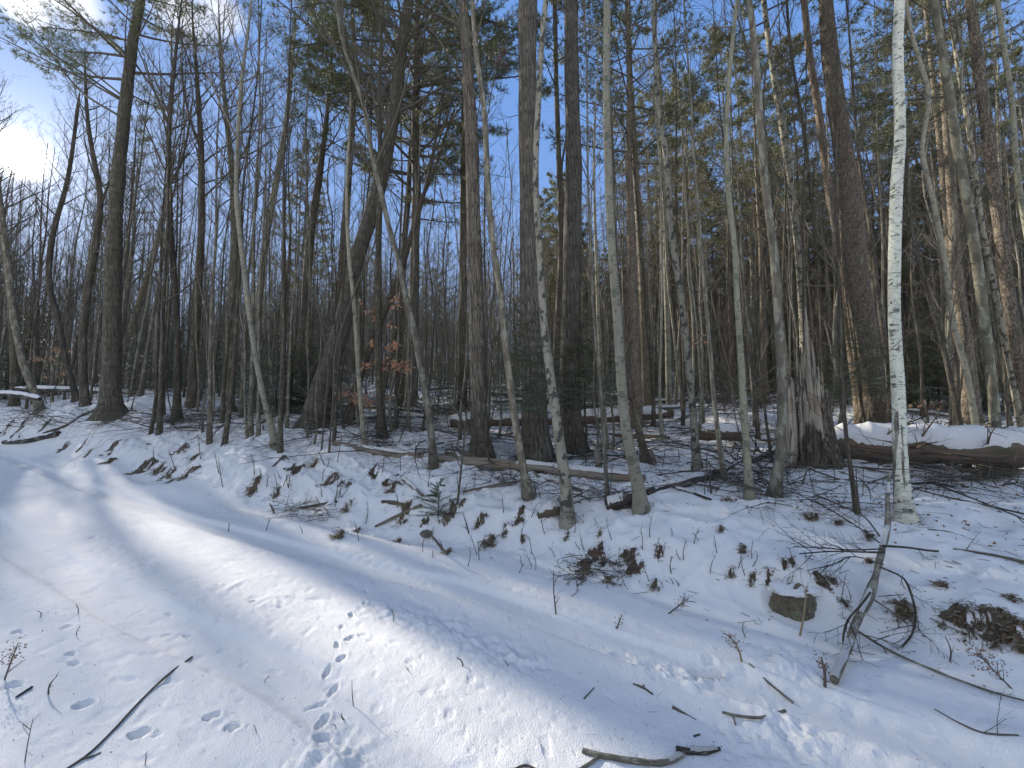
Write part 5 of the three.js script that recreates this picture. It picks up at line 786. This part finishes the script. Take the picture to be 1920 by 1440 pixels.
stick('long thin branch crossing open snow toward the right edge', [[1715, 918, 3], [1780, 935, 4], [1850, 950, 5], [1935, 970, 6]], { mat: M.twig, lift: 1.5, twigs: 4 });
stick('thin bent twig in open snow right of the white birch', [[1740, 993, 3], [1780, 998, 3], [1808, 1006, 2]], { mat: M.twig, forks: [[[1792, 1002, 2], [1793, 1012, 2]]] });
{ // the snapped sapling lying up the bank against the white birch
  const foot = hit(1562, 1285), head = hit(1692, 972), D0 = -foot.z, D1 = -head.z - 0.25;
  const path = [[1564, 1274, 21], [1590, 1213, 20], [1606, 1168, 18], [1634, 1105, 17], [1650, 1046, 15], [1664, 985, 13], [1664, 935, 11], [1668, 885, 6]].map(([x, y, w], i, a) => [x, y, w, lerp(D0, D1, Math.pow(i / (a.length - 1), 0.8))]);
  const dep = (f) => lerp(D0, D1, Math.pow(f, 0.8));
  const t = stick('snapped grey sapling leaning from the road edge up to the white birch', path, { mat: M.grey, name: 'fallen_sapling', cat: 'fallen sapling', n: 34, snow: [[0.02, 0.2], [0.33, 0.46], [0.62, 0.72], [0.86, 0.95]] });
  const org = t.position; srand(61);
  const side = (list, f0, f1, mat = M.brown, tw = 6) => { const d0 = dep(f0), q = lineOn(list.map(([x, y, w], i) => [x + rr(-4, 4), y + rr(-3, 3), w * 0.68, lerp(d0, d0 + (f1 ?? 0), i / (list.length - 1))])); q.pts.forEach((p) => { const h = H(p.x, p.z) + 0.01; if (p.y < h) p.y = h; p.sub(org); }); const fr = sampleLine(q.pts, q.rad, 14), g = new Geo(); g.tube(fr.out, fr.rad, 7, 1, 1.5, { cap1: true }); for (let k = 0; k < tw; k++) { const i = 4 + Math.floor(rnd() * 9), d = V().subVectors(fr.out[i + 1] ?? fr.out[i], fr.out[i - 1]).normalize(); bough(g, fr.out[i], axisTurn(d, perp(d), 0.7), rr(0.12, 0.45), 0.0035, 2, { ...DEAD, tip: 0.0012 }); } g.build('side_branch', mat, t); };
  side([[1650, 1062, 6], [1690, 1082, 7], [1710, 1110, 8], [1716, 1150, 8], [1712, 1190, 7], [1690, 1226, 7]], 0.45, -0.35);
  side([[1634, 1112, 7], [1610, 1135, 7], [1588, 1160, 8], [1580, 1195, 7], [1585, 1220, 4]], 0.36, -0.25);
  side([[1655, 1036, 8], [1620, 1034, 6], [1560, 1036, 5], [1500, 1040, 4]], 0.5, 0.1);
  side([[1658, 1030, 5], [1600, 1030, 5], [1545, 1030, 4], [1490, 1023, 3]], 0.52, 0.1);
  side([[1658, 1026, 9], [1700, 1024, 8], [1740, 1030, 8], [1762, 1035, 9]], 0.53, 0.15, M.brown, 1);
  side([[1636, 1124, 6], [1660, 1142, 6], [1702, 1168, 6]], 0.38, -0.2, M.wood, 0);
  side([[1648, 1015, 5], [1600, 985, 5], [1540, 945, 4], [1475, 918, 3]], 0.55, 0.8);
  side([[1652, 1005, 5], [1620, 970, 5], [1580, 950, 4], [1520, 920, 3]], 0.58, 0.8);
  side([[1655, 1060, 4], [1600, 1045, 4], [1560, 1055, 3], [1510, 1068, 2]], 0.45, 0.1);
  side([[1622, 1190, 4], [1650, 1200, 4], [1690, 1212, 3]], 0.26, -0.1, M.grey, 4);
}
stick('long thin branch stretching from the snapped sapling foot to the lower right', [[1600, 1185, 6], [1660, 1222, 6], [1720, 1250, 6], [1800, 1282, 6], [1870, 1305, 5], [1935, 1322, 5]], { mat: M.grey, lift: 3, twigs: 5, twigLen: 0.8 });
// brush left by fallen crowns
function brush(label, px, py, w, h, n, len, o = {}) {
  srand(5000 + px); const c = hit(px, py), m = scaleAt(-c.z), t = thing('brush_pile', label, 'brush pile', c), g = new Geo();
  for (let k = 0; k < n; k++) { const q = hit(px + rr(-w, w), py + rr(-h, h)); q.y += rr(0.01, o.up ?? 0.15); const a = rr(0, 6.28), d = V(Math.cos(a), rr(-0.12, o.rise ?? 0.3), Math.sin(a) * 0.7).normalize(); bough(g, q.sub(c), d, len * rr(0.4, 1.2), rr(0.005, o.r ?? 0.016), rnd() < 0.5 ? 2 : 1, { ...DEAD, up: -0.03, tip: 0.0025 }); }
  g.build('branch_tangle', o.mat ?? M.twig, t).userData.kind = 'stuff'; return t;
}
brush('tangle of dark fallen branches at the foot of the left pine', 120, 790, 90, 16, 60, 1.8);
brush('brush of broken limbs left of the big left pine trunk', 40, 775, 60, 14, 30, 1.8);
brush('wide fan of thin fallen branches right of the big left pine', 320, 795, 90, 18, 60, 2.2, { up: 0.2 });
brush('low brush behind the twiggy stems left of the leaning pine', 460, 775, 70, 10, 36, 2);
brush('brush heap left of the long snow-covered middle log', 830, 790, 34, 16, 46, 1.1, { up: 0.4 });
brush('loose branches right of the second grey pine', 1150, 800, 60, 14, 40, 1.3);
brush('upturned root and twig heap left of the stump', 1392, 772, 44, 20, 80, 1.1, { up: 0.7, rise: 0.9, r: 0.022 });
brush('dense tangle of dead twigs far behind the grey young birch', 1200, 742, 120, 14, 90, 2.4, { up: 0.7 });
brush('dense tangle of dead twigs behind the black wet log', 1390, 742, 100, 10, 70, 2.2, { up: 0.7 });
brush('tangle of branches on the huge right log', 1780, 850, 90, 26, 50, 1.2, { up: 0.5, rise: 0.6 });
brush('fallen twigs at the foot of the right edge trees', 1850, 905, 60, 16, 36, 1.0);
brush('thin twigs scattered round the dark curved sapling foot', 1400, 915, 70, 20, 34, 0.8, { up: 0.1 });
brush('small heap of snowy twigs at the foot of the thin pale birch', 700, 835, 26, 10, 30, 0.6, { up: 0.25 });
brush('twigs and bark around the foot of the thickest pine', 1005, 862, 46, 8, 40, 0.5, { up: 0.1 });
brush('dry brushy twigs lying along the road edge left of centre', 560, 968, 60, 14, 44, 0.5, { up: 0.12, r: 0.007, mat: M.paletwig });
brush('twigs and roots hanging in the broken dark bank', 1120, 1070, 46, 24, 44, 0.28, { up: 0.05, r: 0.006 });
brush('twigs behind the orange leaves among thin poles', 740, 770, 70, 8, 40, 1.8, { up: 0.4 });
brush('tangle of thin twigs round the bent grey sapling foot', 960, 905, 50, 16, 30, 0.6, { up: 0.12, r: 0.008 });
brush('dead twigs lying against the rotten wood chunk', 1120, 935, 60, 14, 34, 0.6, { up: 0.14, r: 0.009 });
brush('loose twigs on open snow between the black log and the white birch', 1500, 930, 80, 30, 36, 0.7, { up: 0.12, r: 0.008 });
brush('loose twigs on the snow behind the bare fallen trunk', 820, 845, 90, 16, 44, 0.8, { up: 0.15, r: 0.01 });
brush('dead twigs behind the slim grey pine in the middle', 930, 745, 60, 10, 50, 2, { up: 0.6 });
// thin weeds and dead stalks standing out of the snow
function weed(label, foot, tip, w, o = {}) {
  srand(6000 + foot[0] * 3 + foot[1]); const p = hit(foot[0], foot[1]), D = -p.z, m = scaleAt(D), e = at(tip[0], tip[1], D + (o.dz ?? 0)), t = thing(o.name ?? 'dry_stalk', label, o.cat ?? 'dry stalk', p, o.group), g = new Geo();
  e.sub(p); const mid = e.clone().multiplyScalar(0.5).add(V(rr(-0.02, 0.02), 0, rr(-0.02, 0.02))); const tr = sampleLine([V(0, -0.03, 0), mid, e], [w * m / 2, w * m * 0.4, w * m * 0.2], 8); g.tube(tr.out, tr.rad, 5, 1, 1);
  for (let k = 0; k < (o.n ?? 3); k++) { const i = 2 + Math.floor(rnd() * 6), d = V().subVectors(tr.out[i + 1], tr.out[i]).normalize(); bough(g, tr.out[i], axisTurn(d, perp(d), rr(0.4, 0.9)), e.length() * rr(0.15, 0.4), w * m * 0.25, o.level ?? 1, { ...DEAD, tip: 0.0009, kids: [o.kids ?? 3, 3] }); }
  g.build('stem', o.mat ?? M.twig, t);
  if (o.seed) { const gs = new Geo(); for (let k = 0; k < o.seed; k++) { const i = 4 + Math.floor(rnd() * 5), c = tr.out[i].clone().add(V(rr(-1, 1), rr(-0.6, 0.8), rr(-1, 1)).multiplyScalar(e.length() * 0.22)); tuft(gs, c, V(0, 1, 0), 0.012, 3, 0.007); } gs.build('seed_head', M.deadleaf, t).userData.kind = 'stuff'; }
  return t;
}
weed('brown weed with drooping seed heads at the left edge', [6, 1275], [34, 1205], 3, { n: 8, seed: 60 });
weed('small branching weed beside the black stick', [92, 1302], [108, 1266], 3, { n: 5 });
weed('thin grass stalks at the lower left corner', [46, 1428], [62, 1346], 2, { n: 5 });
weed('single short stalk beside the lower left stick', [271, 1438], [273, 1412], 2, { n: 1 });
weed('upright bare weed stalk at the road edge below the blotched birch', [1043, 1150], [1038, 1070], 3, { n: 6 });
weed('arched dry weed with seeds on the road shoulder', [1148, 1187], [1166, 1152], 3, { n: 5, seed: 14 });
weed('straight thin twig standing beside the hare tracks', [664, 1325], [660, 1274], 2, { n: 0 });
weed('leaning thin twig beside the hare tracks, lower one', [654, 1348], [640, 1337], 3, { n: 0 });
weed('pair of short twigs poking from the road snow', [868, 1249], [856, 1232], 3, { n: 2 });
weed('small V twig poking from the road near churned snow', [958, 1248], [945, 1238], 2, { n: 2 });
weed('dry reddish weed bush at the right edge', [1905, 1290], [1830, 1220], 3, { n: 12, level: 1, kids: 5, seed: 120 });
weed('brown withered plant with hanging leaves in front of the snapped sapling', [1546, 1286], [1540, 1232], 6, { n: 8, seed: 50 });
weed('dried grass bunch in churned snow left of the snapped sapling', [1392, 1240], [1365, 1190], 4, { n: 12, seed: 40, mat: M.straw });
weed('yellow straw stalk standing before the boulder', [1498, 1192], [1512, 1100], 4, { n: 3, mat: M.straw });
weed('thin bent stalk right of the snapped sapling', [1779, 1240], [1772, 1192], 3, { n: 1 });
weed('curved weed twig between boulder and snapped sapling foot', [1400, 1195], [1396, 1165], 2, { n: 3 });
weed('tangled dry weed with tiny seeds left of the boulder', [1245, 1150], [1290, 1122], 3, { n: 9, seed: 50 });
weed('spray of dark roots and stalks hanging in the middle bank', [1236, 1040], [1285, 1095], 3, { n: 9 });
weed('stalk with withered leaves right of the thin leaning sapling', [1612, 950], [1605, 880], 3, { n: 4, seed: 16, mat: M.twig });
weed('forked twig standing on the bank above the road, left of centre', [880, 1000], [868, 962], 3, { n: 3 });
weed('twig crook at the end of the road-edge brush', [516, 962], [506, 944], 4, { n: 4 });
weed('gnarled root twig standing at the road edge below the little spruce', [842, 1040], [800, 992], 6, { n: 4, mat: M.wood });
weed('long hair-thin sapling stem in front of the slimmer grey pine', [857, 945], [875, 770], 5, { n: 5, name: 'thin_sapling', cat: 'sapling' });
weed('thin dark Y-shaped sapling left of the slimmer grey pine', [918, 868], [830, 730], 5, { n: 7, name: 'thin_sapling', cat: 'sapling' });
srand(6161);
const WEEDS = [];
for (let k = 0; k < 90; k++) { const px = rr(420, 1900), p0 = lerp(960, 1190, (px - 420) / 1480), py = p0 + rr(-90, 40); WEEDS.push([px, py, rr(-14, 14), rr(-42, -12)]); }
for (let k = 0; k < 9; k++) { const px = rr(0, 900), py = rr(1040, 1400); WEEDS.push([px, py, rr(-10, 10), rr(-26, -8)]); }
for (let k = 0; k < 60; k++) { const px = rr(250, 1850), py = rr(830, 930); WEEDS.push([px, py, rr(-14, 14), rr(-60, -20)]); }
for (const [x, y, dx, dy] of WEEDS) { const place = y > 1040 && x < 900 ? 'standing out of the road snow' : bankAt(x); weed('hair-thin dead stalk ' + place, [x, y], [x + dx, y + dy], 1.6, { n: 2 + Math.floor(rnd() * 3), group: 'hair-thin dead stalks ' + place }); }

// ---- the little spruce on the bank
{
  const p = hit(822, 968), m = scaleAt(-p.z), t = thing('spruce_seedling', 'little dark spruce seedling sprawling on the bank', 'spruce seedling', p); srand(88);
  const g = new Geo(), gn = new Geo(); g.tube([V(0, -0.03, 0), V(0, 0.22, 0), V(0, 0.46, 0)], [0.008, 0.006, 0.003], 6); g.build('trunk', M.brown, t);
  const gw = new Geo();
  for (let k = 0; k < 44; k++) { const h = 0.02 + 0.4 * Math.pow(rnd(), 1.8), a = rr(0, 6.28), L = (0.40 - 0.75 * h) * rr(0.7, 1.15), b = V(0, h, 0), e = V(Math.cos(a) * L, h + rr(-0.02, 0.14), Math.sin(a) * L); gw.spike(b, e, 0.003); const dd = e.clone().sub(b).normalize(); for (let j = 0; j < 24; j++) { const c = b.clone().lerp(e, 0.15 + 0.88 * j / 24); for (let i = 0; i < 4; i++) { const n = axisTurn(perp(dd), dd, 0).addScaledVector(dd, 0.6).normalize(), s = dd.clone().multiplyScalar(0.003); gn.tri(c.clone().sub(s), c.clone().add(s), c.clone().addScaledVector(n, 0.026), UPV); } } }
  gw.build('branch', M.twig, t); gn.build('foliage', M.fir, t).userData.kind = 'stuff';
}
// ---- young beeches that keep their orange leaves
function beech(label, path, clusters, o = {}) {
  srand(path[0] * 5 + 3); const foot = hit(path[0], path[1]); if (o.d) { const q = at(path[0], path[1], o.d); foot.set(q.x, H(q.x, q.z), q.z); }
  const D = -foot.z, m = scaleAt(D), pts = [], rads = []; for (let k = 0; k < path.length; k += 3) { pts.push((k ? at(path[k], path[k + 1], D) : foot.clone()).sub(foot)); rads.push(path[k + 2] * m / 2); }
  const t = thing('beech_sapling', label, 'beech sapling', foot), tr = sampleTrunk(pts, rads, 16), g = new Geo(), gw = new Geo(), gl = new Geo(); g.tube(tr.out, tr.rad, 7, 1, 0.5); g.build('trunk', M.grey, t);
  for (const [x, y, w, h, n] of clusters) {
    const c = at(x, y, D + rr(-0.3, 0.3)).sub(foot), s = along(tr, Math.max(0.2, c.y - tr.out[0].y - 0.1)).p, tw = Math.max(3, Math.round(n / 8));
    for (let b = 0; b < tw; b++) {
      const e = c.clone().add(V(rr(-1, 1) * w * m, rr(-1, 1) * h * m, rr(-0.4, 0.4))); gw.spike(s, e, 0.005); const per = Math.ceil(n / tw);
      for (let k = 0; k < per; k++) { const q = e.clone().lerp(s, rr(0, 0.3)).add(V(rr(-0.09, 0.09), rr(-0.08, 0.05), rr(-0.08, 0.08))), L = rr(0.08, 0.125), d = V(rr(-1, 1), rr(-1.1, 0.3), rr(-0.6, 0.6)).normalize(), sd = perp(d).multiplyScalar(L * 0.27), nn = V().crossVectors(d, sd).normalize(), mid = q.clone().addScaledVector(d, L * 0.45).addScaledVector(nn, L * 0.08), tip = q.clone().addScaledVector(d, L); gl.tri(q, mid.clone().add(sd), tip, nn); gl.tri(q, tip, mid.clone().sub(sd), nn); gl.tri(mid.clone().add(sd), mid.clone().sub(sd), tip, nn); }
    }
  }
  gw.build('crown', M.twig, t); gl.build('foliage', M.leaf, t).userData.kind = 'stuff';
}
beech('young beech holding bright orange leaves in the middle left', [722, 812, 7, 716, 720, 6, 712, 640, 5, 716, 560, 3], [[722, 650, 30, 10, 40], [735, 680, 45, 12, 70], [695, 682, 22, 8, 24], [760, 690, 12, 6, 14], [748, 565, 22, 5, 24], [690, 575, 14, 26, 18], [722, 600, 20, 14, 10]]);
beech('low beech with brown orange leaves beside the leaning pine foot', [672, 800, 5, 668, 760, 4, 664, 700, 3], [[660, 740, 34, 8, 60], [690, 755, 26, 8, 36], [735, 742, 26, 6, 30], [640, 735, 14, 5, 16], [643, 690, 8, 10, 10]]);
beech('faint orange beech far behind at the left edge', [100, 732, 6, 98, 690, 5, 96, 650, 3], [[85, 672, 30, 8, 60], [110, 700, 30, 8, 50], [130, 655, 20, 6, 24]], { d: 19 });
beech('faint orange beech right behind the big left pine', [240, 735, 6, 242, 690, 5, 246, 640, 3], [[245, 705, 20, 8, 50], [190, 700, 8, 6, 12], [262, 690, 10, 6, 14]], { d: 19 });
beech('small beech with a few curled leaves right of centre', [1318, 745, 6, 1316, 700, 5, 1312, 630, 3], [[1300, 636, 12, 4, 10], [1320, 638, 8, 4, 8]], { d: 10 });
beech('low beech sprig with few orange leaves behind the huge right log', [1742, 800, 5, 1738, 775, 4, 1732, 752, 3], [[1728, 754, 8, 4, 10], [1740, 757, 6, 3, 6]], { d: 9 });
// red dead needle spray caught high in the crowns
{ const p = at(944, 108, 12.4), t = thing('dead_spray', 'rust red spray of dead needles hanging high left of the thickest pine', 'dead branch', p), g = new Geo(), gw = new Geo(); srand(7); for (let k = 0; k < 22; k++) { const c = V(rr(-0.14, 0.14), rr(-0.36, 0.3), rr(-0.15, 0.15)); tuft(g, c, V(0, -1, 0), 0.2, 8, 0.016); } gw.tube([V(0.65, 0.45, 0.1), V(0.3, 0.35, 0), V(0, 0.2, 0), V(-0.05, -0.3, 0)], [0.014, 0.011, 0.008, 0.004], 5); gw.build('branch', M.twig, t); g.build('foliage', M.leafred, t).userData.kind = 'stuff'; }

// ---- bark flakes, needles and twig bits strewn over the snow
{
  srand(31); const gs = new THREE.CylinderGeometry(0.5, 0.35, 1, 4, 1), gf = new THREE.TetrahedronGeometry(1), L1 = [], L2 = [], q2 = new THREE.Quaternion(), q = q2, e = new THREE.Euler();
  for (let k = 0; k < 15000; k++) {
    const d = 1.6 + 22 * Math.pow(rnd(), 1.5), px = rr(-60, 1980), x = (px - CX) / F * d, z = -d, s = sOf(x, z); if (s < 0 ? rnd() < 0.74 : s < 1.6 && rnd() < 0.55) continue; if (rnd() > 0.35 + 0.65 * vn(x * 0.9, z * 0.9, 66)) continue;
    const y = H(x, z);
    if (rnd() < 0.5) { const l = s < 0 ? 0.01 + 0.06 * Math.pow(rnd(), 2) : 0.03 + 0.22 * Math.pow(rnd(), 2), w = rr(0.002, 0.005) * (s < 0 ? 0.4 : 1.3); e.set(Math.PI / 2 + rr(-0.35, 0.35), rr(0, 6.3), 0, 'YXZ'); L1.push(new THREE.Matrix4().compose(V(x, y + 0.004, z), q.setFromEuler(e).clone(), V(w, l, w))); } else { const w = s < 0 ? rr(0.002, 0.006) : rr(0.004, s > 1.4 ? 0.03 : 0.013); e.set(rr(0, 6), rr(0, 6), rr(0, 6)); L2.push(new THREE.Matrix4().compose(V(x, y + 0.002, z), q.setFromEuler(e).clone(), V(w, w * 0.5, w))); }
  }
  for (const [wx, wz, R] of wells) for (let k = 0; k < 46; k++) { const a = rr(0, 6.3), r = R * (0.9 + 2.4 * rnd() * rnd()), x = wx + Math.cos(a) * r, z = wz + Math.sin(a) * r, w = rr(0.004, 0.02); if (k % 3) { e.set(rr(0, 6), rr(0, 6), rr(0, 6)); L2.push(new THREE.Matrix4().compose(V(x, H(x, z) + 0.002, z), q2.setFromEuler(e).clone(), V(w, w * 0.5, w))); } else { const l = rr(0.03, 0.2); e.set(Math.PI / 2 + rr(-0.3, 0.3), rr(0, 6.3), 0, 'YXZ'); L1.push(new THREE.Matrix4().compose(V(x, H(x, z) + 0.004, z), q2.setFromEuler(e).clone(), V(w * 0.25, l, w * 0.25))); } }
  for (const q of CLODS) for (let k = 0; k < 16; k++) { const [, , W] = q[6], a = rr(0, 6.3), r = W * (0.8 + 1.6 * rnd() * rnd()), x = q[5].x + Math.cos(a) * r * 1.3, z = q[5].z + Math.sin(a) * r, y = H(x, z); if (rnd() < 0.5) { const l = rr(0.015, 0.09), w = rr(0.0012, 0.003); e.set(Math.PI / 2 + rr(-0.6, 0.6), rr(0, 6.3), 0, 'YXZ'); L1.push(new THREE.Matrix4().compose(V(x, y + 0.003, z), q2.setFromEuler(e).clone(), V(w, l, w))); } else { const w = rr(0.003, 0.012); e.set(rr(0, 6), rr(0, 6), rr(0, 6)); L2.push(new THREE.Matrix4().compose(V(x, y + 0.002, z), q2.setFromEuler(e).clone(), V(w, w * 0.6, w))); } }
  const t = new THREE.Group(); t.name = 'forest_litter'; t.userData = { label: 'bark flakes and twig bits strewn over the snow', category: 'litter', kind: 'stuff' }; scene.add(t);
  for (const [n, g, m, L] of [['twig', gs, M.twig, L1], ['flake', gf, M.deadleaf, L2]]) { const im = new THREE.InstancedMesh(g, m, L.length); L.forEach((a, i) => im.setMatrixAt(i, a)); im.name = n; im.castShadow = im.receiveShadow = true; im.userData = { kind: 'stuff' }; t.add(im); }
}

// fallen branches strewn thickly over the forest floor, past counting
{
  srand(909); const t = new THREE.Group(); t.name = 'forest_debris'; t.userData = { label: 'fallen branches strewn thickly over the forest floor', category: 'debris', kind: 'stuff' }; scene.add(t);
  for (let v = 0; v < 5; v++) {
    const g = new Geo(); for (let k = 0; k < 3; k++) bough(g, V(rr(-0.5, 0.5), rr(0, 0.12), rr(-0.5, 0.5)), V(Math.cos(k * 2 + v), rr(-0.05, 0.25), Math.sin(k * 2 + v)).normalize(), rr(1.2, 2.6), rr(0.008, 0.022), 2, { ...DEAD, up: -0.05, tip: 0.003 });
    const m = g.build('branch', v % 2 ? M.twig : M.brown), L = [];
    for (let k = 0; k < 330; k++) { const d = 5.5 + 27 * Math.pow(rnd(), 1.15), px = rr(-60, 1980), x = (px - CX) / F * d, z = -d, s = sOf(x, z); if (s < 1.9 || vn(x * 0.5, z * 0.5, 67) < 0.32) continue; const sc = rr(0.35, 1.1); L.push(new THREE.Matrix4().compose(V(x, H(x, z) + 0.01, z), new THREE.Quaternion().setFromEuler(new THREE.Euler(rr(-0.1, 0.1), rr(0, 6.3), rr(-0.1, 0.1))), V(sc, sc * 0.8, sc))); }
    const im = new THREE.InstancedMesh(m.geometry, m.material, L.length); L.forEach((a, i) => im.setMatrixAt(i, a)); im.name = 'branch'; im.castShadow = im.receiveShadow = true; im.userData = { kind: 'stuff' }; t.add(im);
  }
}

// ------------------------------------------------------------------ alike things are told apart by their place in the row
{
  const ORD = ['leftmost', 'second', 'third', 'fourth', 'fifth', 'sixth', 'seventh', 'eighth', 'ninth', 'tenth', 'eleventh', 'twelfth', 'thirteenth', 'fourteenth', 'fifteenth', 'sixteenth', 'seventeenth', 'eighteenth', 'nineteenth', 'twentieth'], TENS = ['', '', 'twenty', 'thirty', 'forty', 'fifty'];
  const ord = (i) => (i === 0 ? 'leftmost' : (i < 20 ? ORD[i] : TENS[Math.floor((i + 1) / 10)] + ((i + 1) % 10 ? '-' + (ORD[(i + 1) % 10 - 1] === 'leftmost' ? 'first' : ORD[(i + 1) % 10 - 1]) : 'th')) + ' from left');
  const by = new Map(); for (const o of things) { const k = o.userData.label; if (!by.has(k)) by.set(k, []); by.get(k).push(o); }
  for (const [k, list] of by) if (list.length > 1) { list.sort((a, b) => a.position.x / -a.position.z - b.position.x / -b.position.z); list.forEach((o, i) => { o.userData.label = ord(i) + ' ' + k; }); } else delete list[0].userData.group;
}

// ------------------------------------------------------------------ render
const renderer = new THREE.WebGLRenderer({ antialias: true });
renderer.toneMapping = THREE.LinearToneMapping;
renderer.toneMappingExposure = EXPOSURE;
renderer.shadowMap.enabled = true; renderer.shadowMap.type = THREE.PCFSoftShadowMap;
renderer.setSize(1024, 768);
renderer.render(scene, camera);
